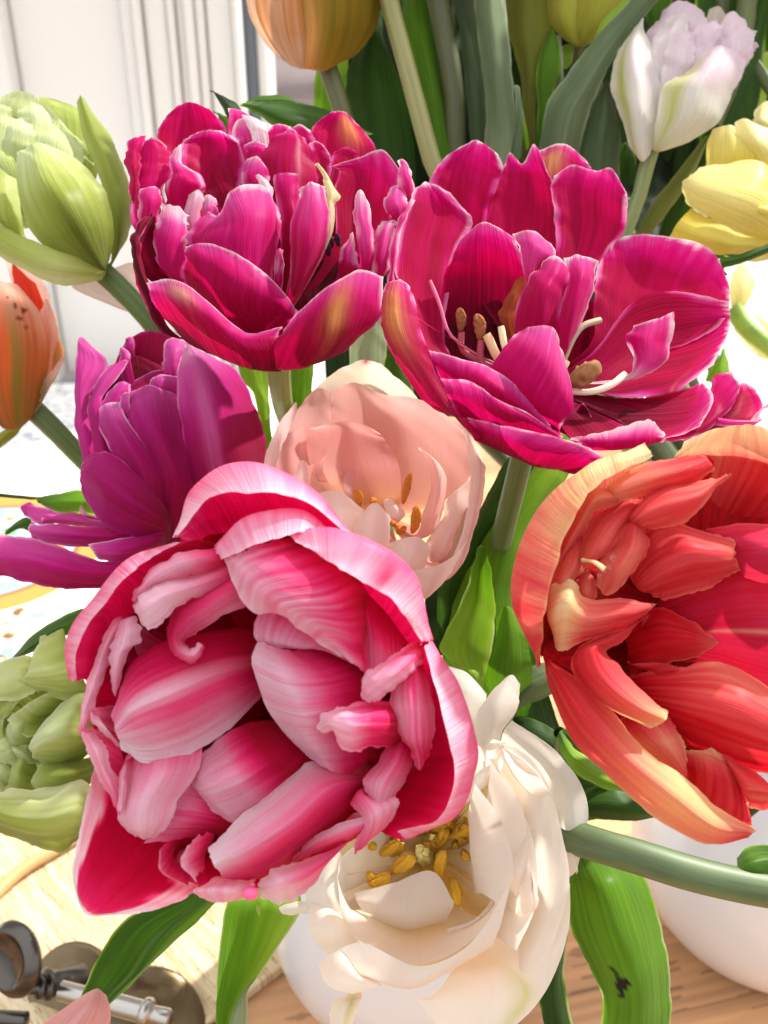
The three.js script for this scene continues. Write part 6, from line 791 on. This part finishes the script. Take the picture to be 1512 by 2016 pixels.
{ // dense dark leaves filling the background bunch
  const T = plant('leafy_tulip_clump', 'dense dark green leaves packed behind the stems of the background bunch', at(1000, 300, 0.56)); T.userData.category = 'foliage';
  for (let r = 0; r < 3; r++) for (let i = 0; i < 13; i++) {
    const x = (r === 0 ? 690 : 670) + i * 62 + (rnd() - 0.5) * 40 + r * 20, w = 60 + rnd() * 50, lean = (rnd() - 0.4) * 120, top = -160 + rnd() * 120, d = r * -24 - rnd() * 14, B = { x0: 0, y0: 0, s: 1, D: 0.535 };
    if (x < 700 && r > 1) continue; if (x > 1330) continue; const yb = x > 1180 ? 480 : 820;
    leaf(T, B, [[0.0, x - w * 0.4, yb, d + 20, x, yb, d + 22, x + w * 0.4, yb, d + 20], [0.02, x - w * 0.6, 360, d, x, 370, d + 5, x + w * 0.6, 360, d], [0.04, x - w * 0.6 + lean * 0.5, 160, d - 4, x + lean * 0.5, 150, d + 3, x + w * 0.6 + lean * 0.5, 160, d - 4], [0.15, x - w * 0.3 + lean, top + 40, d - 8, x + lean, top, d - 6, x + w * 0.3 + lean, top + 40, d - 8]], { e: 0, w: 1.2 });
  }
  // two leaves peeping out beside the window
  const W = { x0: 460, y0: 0, s: 0.2116, D: 0.42 };
  leaf(T, W, [[0.3, 1300, 1250, -40, 1200, 1200, -40, 1150, 1150, -40], [0.25, 900, 1280, -10, 800, 1180, -4, 820, 1010, -10], [0.25, 500, 1240, 0, 440, 1100, 6, 480, 945, 0], [0.3, 240, 1080, 0, 220, 1000, 4, 260, 935, 0], [0.4, 60, 980, -2, 90, 960, 0, 130, 935, -2]], { k: [0.35, 0, -0.05], e: 0 });
  leaf(T, W, [[0.5, 900, 1030, -14, 700, 990, -14, 600, 960, -14], [0.5, 640, 965, -10, 500, 930, -8, 480, 890, -12], [0.45, 300, 950, -8, 250, 930, -6, 300, 885, -10], [0.4, 130, 950, -8, 140, 940, -7, 160, 930, -8]], { e: 0 });
  leaf(T, W, [[0.15, 200, 1260, 0, 100, 1240, 0, 60, 1300, 0], [0.15, 100, 1080, 2, 20, 1060, 6, -60, 1080, 2], [0.15, 20, 960, 0, -60, 960, 4, -140, 960, 0], [0.15, -130, 870, -2, -160, 860, -1, -200, 850, -2], [0.2, -222, 850, -2, -225, 845, -2, -228, 840, -2]], { e: 0 });
  leaf(T, W, [[0.4, 60, 1300, -8, -60, 1280, -8, -120, 1200, -8], [0.4, 0, 1120, -8, -100, 1100, -6, -160, 1060, -8], [0.4, -130, 1050, -10, -180, 1040, -9, -200, 1030, -10]], { e: 0 });
}
// ---------- leaves between the lower flowers ----------
{
  const G = { x0: 820, y0: 880, s: 0.4068, D: 0.395 };
  const T = thing('tulip_leaf', 'broad mid green leaf standing between the peach and coral tulips', 'leaf', at(990, 1100, 0.39));
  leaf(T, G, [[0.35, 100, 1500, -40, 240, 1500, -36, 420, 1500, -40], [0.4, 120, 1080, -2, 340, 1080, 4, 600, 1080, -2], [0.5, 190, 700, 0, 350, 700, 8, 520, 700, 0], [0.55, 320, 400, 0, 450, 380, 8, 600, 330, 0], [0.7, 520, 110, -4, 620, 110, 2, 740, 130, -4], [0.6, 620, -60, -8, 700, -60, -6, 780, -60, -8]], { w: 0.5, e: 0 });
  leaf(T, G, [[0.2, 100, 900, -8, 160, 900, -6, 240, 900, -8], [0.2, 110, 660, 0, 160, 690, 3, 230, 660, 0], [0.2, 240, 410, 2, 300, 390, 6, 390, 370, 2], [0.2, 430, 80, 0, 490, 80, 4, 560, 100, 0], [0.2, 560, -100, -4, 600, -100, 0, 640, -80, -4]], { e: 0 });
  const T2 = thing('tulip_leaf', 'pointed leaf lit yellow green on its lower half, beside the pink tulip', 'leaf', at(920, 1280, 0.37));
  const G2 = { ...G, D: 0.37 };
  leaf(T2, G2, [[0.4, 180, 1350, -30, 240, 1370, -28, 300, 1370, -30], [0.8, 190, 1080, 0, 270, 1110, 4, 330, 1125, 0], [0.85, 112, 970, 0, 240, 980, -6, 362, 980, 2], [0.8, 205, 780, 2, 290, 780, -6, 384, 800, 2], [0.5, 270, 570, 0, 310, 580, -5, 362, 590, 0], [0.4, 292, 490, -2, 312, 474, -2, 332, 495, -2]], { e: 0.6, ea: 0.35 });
  leaf(T2, G2, [[0.3, 420, 1300, -30, 480, 1300, -30, 540, 1300, -30], [0.5, 330, 1100, -8, 440, 1090, -4, 560, 1060, -8], [0.6, 375, 940, -6, 450, 920, -2, 540, 940, -6], [0.6, 385, 830, -8, 440, 768, -6, 500, 810, -8]], { e: 0 });
  const T3 = thing('tulip_leaf', 'narrow curled leaf with a bright rim under the coral tulip', 'leaf', at(1180, 1520, 0.36));
  const G3 = { ...G, D: 0.355 };
  leaf(T3, G3, [[0.4, 680, 1400, -6, 690, 1380, -4, 700, 1370, -6], [0.7, 720, 1520, 0, 745, 1490, 5, 760, 1450, -2], [0.8, 850, 1625, 2, 870, 1590, 7, 890, 1550, -2], [0.6, 1030, 1672, 0, 1030, 1665, 2, 1030, 1650, 0]], { e: 0.6, ea: 0.6 });
  leaf(T3, G3, [[0.3, 1020, 1660, -4, 1020, 1640, -3, 1030, 1620, -4], [0.5, 860, 1560, -4, 880, 1520, -1, 900, 1500, -5], [0.4, 730, 1440, -6, 750, 1410, -4, 790, 1400, -6], [0.3, 690, 1380, -8, 700, 1370, -8, 720, 1360, -8]], { e: 0.5 });
  const T4 = thing('tulip_leaf', 'grey green leaf tip behind the white tulip and the coral tulip', 'leaf', at(1050, 1370, 0.38));
  leaf(T4, G, [[0.2, 400, 1500, -8, 440, 1400, -8, 480, 1300, -8], [0.6, 480, 1280, 6, 520, 1200, 10, 500, 1100, 6], [0.6, 620, 1210, 6, 640, 1130, 10, 580, 1050, 6], [0.5, 760, 1150, 2, 760, 1080, 4, 720, 1020, 2]], { pal: GREY, e: 0 });
  stem(T4, toMouth(at(1000, 1450, 0.405), MOUTH1, 0.02, -0.004), 0.003, 0.0035); stem(T3, toMouth(at(1102, 1442, 0.365), MOUTH1, 0.024, 0.002, [at(1090, 1500, 0.4)]), 0.002, 0.003);
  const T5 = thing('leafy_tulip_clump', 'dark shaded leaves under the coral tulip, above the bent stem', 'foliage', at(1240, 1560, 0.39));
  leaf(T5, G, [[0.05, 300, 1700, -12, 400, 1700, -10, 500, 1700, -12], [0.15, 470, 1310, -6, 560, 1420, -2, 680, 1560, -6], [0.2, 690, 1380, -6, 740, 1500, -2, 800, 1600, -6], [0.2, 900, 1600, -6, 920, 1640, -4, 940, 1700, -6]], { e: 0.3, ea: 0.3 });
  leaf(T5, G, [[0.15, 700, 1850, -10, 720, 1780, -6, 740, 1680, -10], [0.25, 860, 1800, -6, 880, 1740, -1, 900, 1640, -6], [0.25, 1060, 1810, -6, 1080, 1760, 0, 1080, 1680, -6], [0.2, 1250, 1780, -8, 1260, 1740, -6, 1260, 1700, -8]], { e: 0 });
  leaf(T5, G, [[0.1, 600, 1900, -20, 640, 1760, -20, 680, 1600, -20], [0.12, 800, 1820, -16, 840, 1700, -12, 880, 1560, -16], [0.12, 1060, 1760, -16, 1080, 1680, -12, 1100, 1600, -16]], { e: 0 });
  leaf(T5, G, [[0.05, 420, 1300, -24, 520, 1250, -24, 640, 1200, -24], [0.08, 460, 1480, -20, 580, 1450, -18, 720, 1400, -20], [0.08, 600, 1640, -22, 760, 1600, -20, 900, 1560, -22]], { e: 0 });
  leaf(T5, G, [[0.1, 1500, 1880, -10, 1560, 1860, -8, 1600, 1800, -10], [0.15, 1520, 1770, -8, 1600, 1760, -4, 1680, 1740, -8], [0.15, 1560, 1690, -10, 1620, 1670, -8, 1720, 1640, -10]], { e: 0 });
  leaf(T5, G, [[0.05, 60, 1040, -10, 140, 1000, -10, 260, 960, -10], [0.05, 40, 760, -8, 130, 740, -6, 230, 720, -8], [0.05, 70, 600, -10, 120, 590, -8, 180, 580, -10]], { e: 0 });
}
{ // big lower right leaf with the brown spot
  const Q = { x0: 1000, y0: 1500, s: 0.3386, D: 0.37 };
  const T = thing('tulip_leaf', 'broad green drooping leaf with a dark brown blotch, below the bent stem', 'leaf', at(1220, 1850, 0.37));
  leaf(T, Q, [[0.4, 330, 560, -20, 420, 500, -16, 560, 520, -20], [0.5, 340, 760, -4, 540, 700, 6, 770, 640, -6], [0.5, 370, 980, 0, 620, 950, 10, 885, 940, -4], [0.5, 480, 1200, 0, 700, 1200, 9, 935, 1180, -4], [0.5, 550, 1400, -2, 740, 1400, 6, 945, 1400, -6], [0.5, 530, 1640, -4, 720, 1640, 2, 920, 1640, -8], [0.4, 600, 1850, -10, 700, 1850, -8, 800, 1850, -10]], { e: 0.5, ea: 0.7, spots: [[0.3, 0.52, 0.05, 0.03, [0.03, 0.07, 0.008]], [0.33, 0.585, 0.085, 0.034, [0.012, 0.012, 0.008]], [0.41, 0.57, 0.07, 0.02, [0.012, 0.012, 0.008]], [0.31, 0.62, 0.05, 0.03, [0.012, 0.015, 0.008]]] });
  stem(T, toMouth(at(1142, 1672, 0.39), MOUTH1, 0.022, 0.008), 0.003, 0.0035);
  const T2 = thing('tulip_leaf', 'dark narrow leaf behind the white tulip, left of the blotched leaf', 'leaf', at(1090, 1900, 0.385));
  leaf(T2, { ...Q, D: 0.39 }, [[0.15, 250, 700, 0, 300, 700, 2, 350, 700, 0], [0.15, 260, 1000, 0, 300, 1000, 3, 350, 950, 0], [0.15, 180, 1350, 2, 250, 1340, 5, 330, 1250, 0], [0.15, 220, 1560, 2, 290, 1560, 5, 380, 1560, 0], [0.15, 260, 1750, 0, 320, 1750, 2, 400, 1750, 0]], { e: 0.4, ea: 0.9 });
}
{ // two leaves under the pink tulip
  const Q = { x0: 0, y0: 1640, s: 0.41, D: 0.33 };
  const T = thing('tulip_leaf', 'dark green pointed leaf with a pale midrib reaching over the brass fitting', 'leaf', at(260, 1880, 0.33));
  leaf(T, Q, [[0.3, 1050, 160, -30, 1100, 200, -30, 1160, 230, -30], [0.3, 870, 300, -6, 960, 330, -8, 1040, 330, -6], [0.3, 600, 412, 0, 760, 490, -5, 960, 405, 0], [0.3, 470, 600, 2, 620, 690, -3, 740, 610, 3], [0.3, 415, 720, 2, 530, 780, 0, 600, 750, 3], [0.3, 388, 785, 2, 470, 860, 2, 520, 835, 3]], { e: 0.35, ea: 0.9, flame: [0.5, 0.6, 0.018, 0.5, [0.2, 0.32, 0.1]], k: [0, 0, 0.25] });
  stem(T, toMouth(at(448, 1722, 0.36), MOUTH1, -0.022, 0.004), 0.003, 0.0035);
  const T2 = thing('tulip_leaf', 'broad green leaf with a pale edge hanging in front of the vase', 'leaf', at(520, 1880, 0.34));
  leaf(T2, { ...Q, D: 0.345 }, [[0.5, 1150, 200, -20, 1260, 200, -18, 1420, 220, -20], [0.5, 1090, 330, 0, 1220, 340, -4, 1440, 380, 2], [0.5, 1060, 480, 2, 1180, 520, -5, 1350, 525, 4], [0.5, 1040, 700, 2, 1130, 720, -5, 1230, 690, 4], [0.5, 1040, 860, 2, 1080, 880, -3, 1130, 840, 3], [0.5, 1045, 1000, 2, 1075, 1000, 0, 1090, 1000, 2]], { e: 0.4, ea: 0.9, k: [0, 0, 0.35] });
  leaf(T2, { ...Q, D: 0.345 }, [[0.9, 1260, 660, 2, 1220, 700, 3, 1190, 760, 2], [0.9, 1190, 740, 2, 1160, 790, 4, 1130, 840, 2], [0.9, 1190, 860, 0, 1150, 890, 3, 1100, 930, 2], [0.9, 1180, 1000, 0, 1140, 1000, 2, 1095, 1000, 2]], { pal: GREY });
  leaf(T2, { ...Q, D: 0.31 }, [[0.8, 1230, 330, 0, 1240, 330, 0, 1250, 330, 0], [0.9, 1232, 370, 0, 1240, 375, 0, 1250, 370, 0], [0.9, 1240, 395, 0, 1244, 398, 0, 1250, 395, 0]]);
  stem(T2, toMouth(at(560, 1740, 0.37), MOUTH1, -0.018, 0.016), 0.0035, 0.0035);
}
{ // pale leaves below the upper magenta tulips
  const T = thing('tulip_leaf', 'pale green leaf under the ruffled magenta tulip', 'leaf', at(590, 760, 0.4));
  leaf(T, { x0: 0, y0: 0, s: 1, D: 0.4 }, [[0.4, 560, 900, 0, 590, 900, 2, 620, 900, 0], [0.5, 565, 800, 0, 590, 800, 2, 612, 790, 0], [0.5, 560, 700, 0, 590, 700, 2, 618, 700, 0], [0.5, 565, 620, -2, 590, 610, 0, 615, 620, -2]], { e: 0 });
  leaf(T, { x0: 0, y0: 0, s: 1, D: 0.41 }, [[0.5, 520, 900, 0, 530, 900, 1, 540, 900, 0], [0.8, 500, 780, 0, 515, 790, 2, 530, 800, 0], [0.7, 470, 730, 0, 490, 720, 2, 530, 720, 0], [0.6, 470, 680, -2, 490, 670, 0, 520, 670, -2]], { e: 0 });
  const T2 = thing('tulip_leaf', 'pale sunlit leaf tips between the magenta tulips and the peach tulip', 'leaf', at(720, 670, 0.42));
  leaf(T2, { x0: 0, y0: 0, s: 1, D: 0.42 }, [[0.9, 690, 800, 0, 730, 800, 2, 770, 800, 0], [1.0, 688, 700, 0, 725, 690, 3, 762, 700, 0], [0.9, 700, 620, 0, 735, 610, 2, 760, 620, 0]], { pal: GREY });
  leaf(T2, { x0: 0, y0: 0, s: 1, D: 0.4 }, [[0.3, 770, 860, 0, 800, 850, 2, 820, 860, 0], [0.3, 755, 740, 0, 785, 740, 2, 812, 760, 0], [0.3, 760, 690, 0, 770, 680, 0, 785, 700, 0]]);
}
// ---------- antique metal fitting, lower left ----------
{
  const steel = new THREE.MeshPhysicalMaterial({ color: new THREE.Color().setRGB(0.1, 0.092, 0.082), metalness: 1, roughness: 0.22 });
  const brass = new THREE.MeshPhysicalMaterial({ color: new THREE.Color().setRGB(0.16, 0.12, 0.07), metalness: 1, roughness: 0.38, roughnessMap: dataTex(128, 128, (u, v) => { const b = 0.75 + 0.25 * tn(u * 20, v * 20, 20, 20, 3); return [b, b, b]; }) });
  const dark = new THREE.MeshPhysicalMaterial({ color: new THREE.Color().setRGB(0.1, 0.09, 0.08), metalness: 1, roughness: 0.3 });
  const T = thing('metal_fitting', 'antique brass and steel fitting with a dished round knob, lying on the rough sawn board', 'fitting', onY(180, 1990, 0.0));
  const turn = (prof, c, axis) => { const g = new THREE.LatheGeometry(prof.map(q => new THREE.Vector2(...q)), 64); g.applyQuaternion(new THREE.Quaternion().setFromUnitVectors(new THREE.Vector3(0, 1, 0), axis.clone().normalize())); g.translate(c.x, c.y, c.z); return g; };
  const D = 0.5, toCam = dir(200, 1900).multiplyScalar(-1), right = new THREE.Vector3(1, 0, 0);
  const sc = D / FPX;                                                     // metres per photo pixel there
  // dished knob
  const kc = at(28, 1888, D), kx = new THREE.Vector3(-0.55, 0.55, 0.75).normalize();
  part('knob', turn([[0.0005, 4 * sc], [28 * sc, 6 * sc], [44 * sc, 12 * sc], [50 * sc, 20 * sc], [58 * sc, 22 * sc], [72 * sc, 6 * sc], [74 * sc, 0], [70 * sc, -8 * sc], [40 * sc, -20 * sc], [16 * sc, -26 * sc], [0.0005, -28 * sc]], kc, kx), steel, T);
  const pc = at(82, 1940, D + 0.012);
  part('post', turn([[0.0005, 30 * sc], [13 * sc, 30 * sc], [15 * sc, 14 * sc], [24 * sc, 12 * sc], [27 * sc, 6 * sc], [24 * sc, 0], [20 * sc, -2 * sc], [30 * sc, -6 * sc], [33 * sc, -12 * sc], [28 * sc, -18 * sc], [24 * sc, -40 * sc], [30 * sc, -90 * sc], [0.0005, -92 * sc]], pc, new THREE.Vector3(-0.75, 0.45, 0.5)), dark, T);
  // brass plate behind and the round drum
  const b1 = at(140, 1950, D + 0.045);
  part('plate', turn([[0.0005, 5 * sc], [84 * sc, 6 * sc], [92 * sc, 9 * sc], [98 * sc, 4 * sc], [98 * sc, -3 * sc], [0.0005, -4 * sc]], b1, new THREE.Vector3(-0.2, 0.8, 0.55)), brass, T);
  const b2 = at(285, 2030, D + 0.026);
  part('drum', turn([[0.0005, 24 * sc], [70 * sc, 20 * sc], [104 * sc, 6 * sc], [120 * sc, 4 * sc], [126 * sc, -4 * sc], [122 * sc, -14 * sc], [110 * sc, -40 * sc], [0.0005, -42 * sc]], b2, new THREE.Vector3(0.25, 0.8, 0.5)), brass, T);
  // chrome rod with collar and end nut
  const r0 = at(120, 1950, D + 0.004), r1 = at(318, 2002, D - 0.004), ax = r1.clone().sub(r0).normalize(), rl = r0.distanceTo(r1);
  part('rod', turn([[0.0005, 0], [20 * sc, 0], [20 * sc, rl * 0.36], [22 * sc, rl * 0.37], [22 * sc, rl * 0.8], [26 * sc, rl * 0.81], [29 * sc, rl * 0.83], [29 * sc, rl * 0.87], [25 * sc, rl * 0.9], [17 * sc, rl * 0.91], [18 * sc, rl * 0.93], [19 * sc, rl * 1.06], [14 * sc, rl * 1.09], [0.0005, rl * 1.09]], r0, ax), new THREE.MeshPhysicalMaterial({ color: new THREE.Color().setRGB(0.4, 0.38, 0.35), metalness: 1, roughness: 0.18 }), T);
  part('ring', new THREE.TorusGeometry(40 * sc, 9 * sc, 14, 40).applyMatrix4(new THREE.Matrix4().makeRotationX(1.2)).translate(...at(440, 2030, D + 0.034).toArray()), brass, T);
  part('rail', turn([[0.0005, 0], [16 * sc, 0], [16 * sc, 130 * sc], [0.0005, 130 * sc]], at(-70, 2000, D + 0.01), new THREE.Vector3(1, 0.05, 0.1)), steel, T);
}
// ---------- pink petal tips poking in at the lower left ----------
{
  const f = flower('pink_tulip', 'rounded pale pink petal tips of a tulip poking in at the lower left edge', null, { x0: 0, y0: 1640, s: 0.41, D: 0.30, base: [150, 1300, -10], pal: [[0, 0.68, 0.3, 0.3], [1, 0.8, 0.5, 0.48]], mat: M35, w: 0.1, j: 0.05, st: 0.4 }), p = f.p;
  p([[0.3, 120, 1000, 0, 260, 1000, 10, 480, 1000, 0], [0.3, 200, 920, 0, 360, 930, 10, 526, 920, 0], [0.4, 320, 830, 0, 430, 830, 8, 527, 840, 0], [0.7, 420, 765, -2, 470, 748, 0, 510, 780, -2]]);
}
renderer.render(scene, camera);
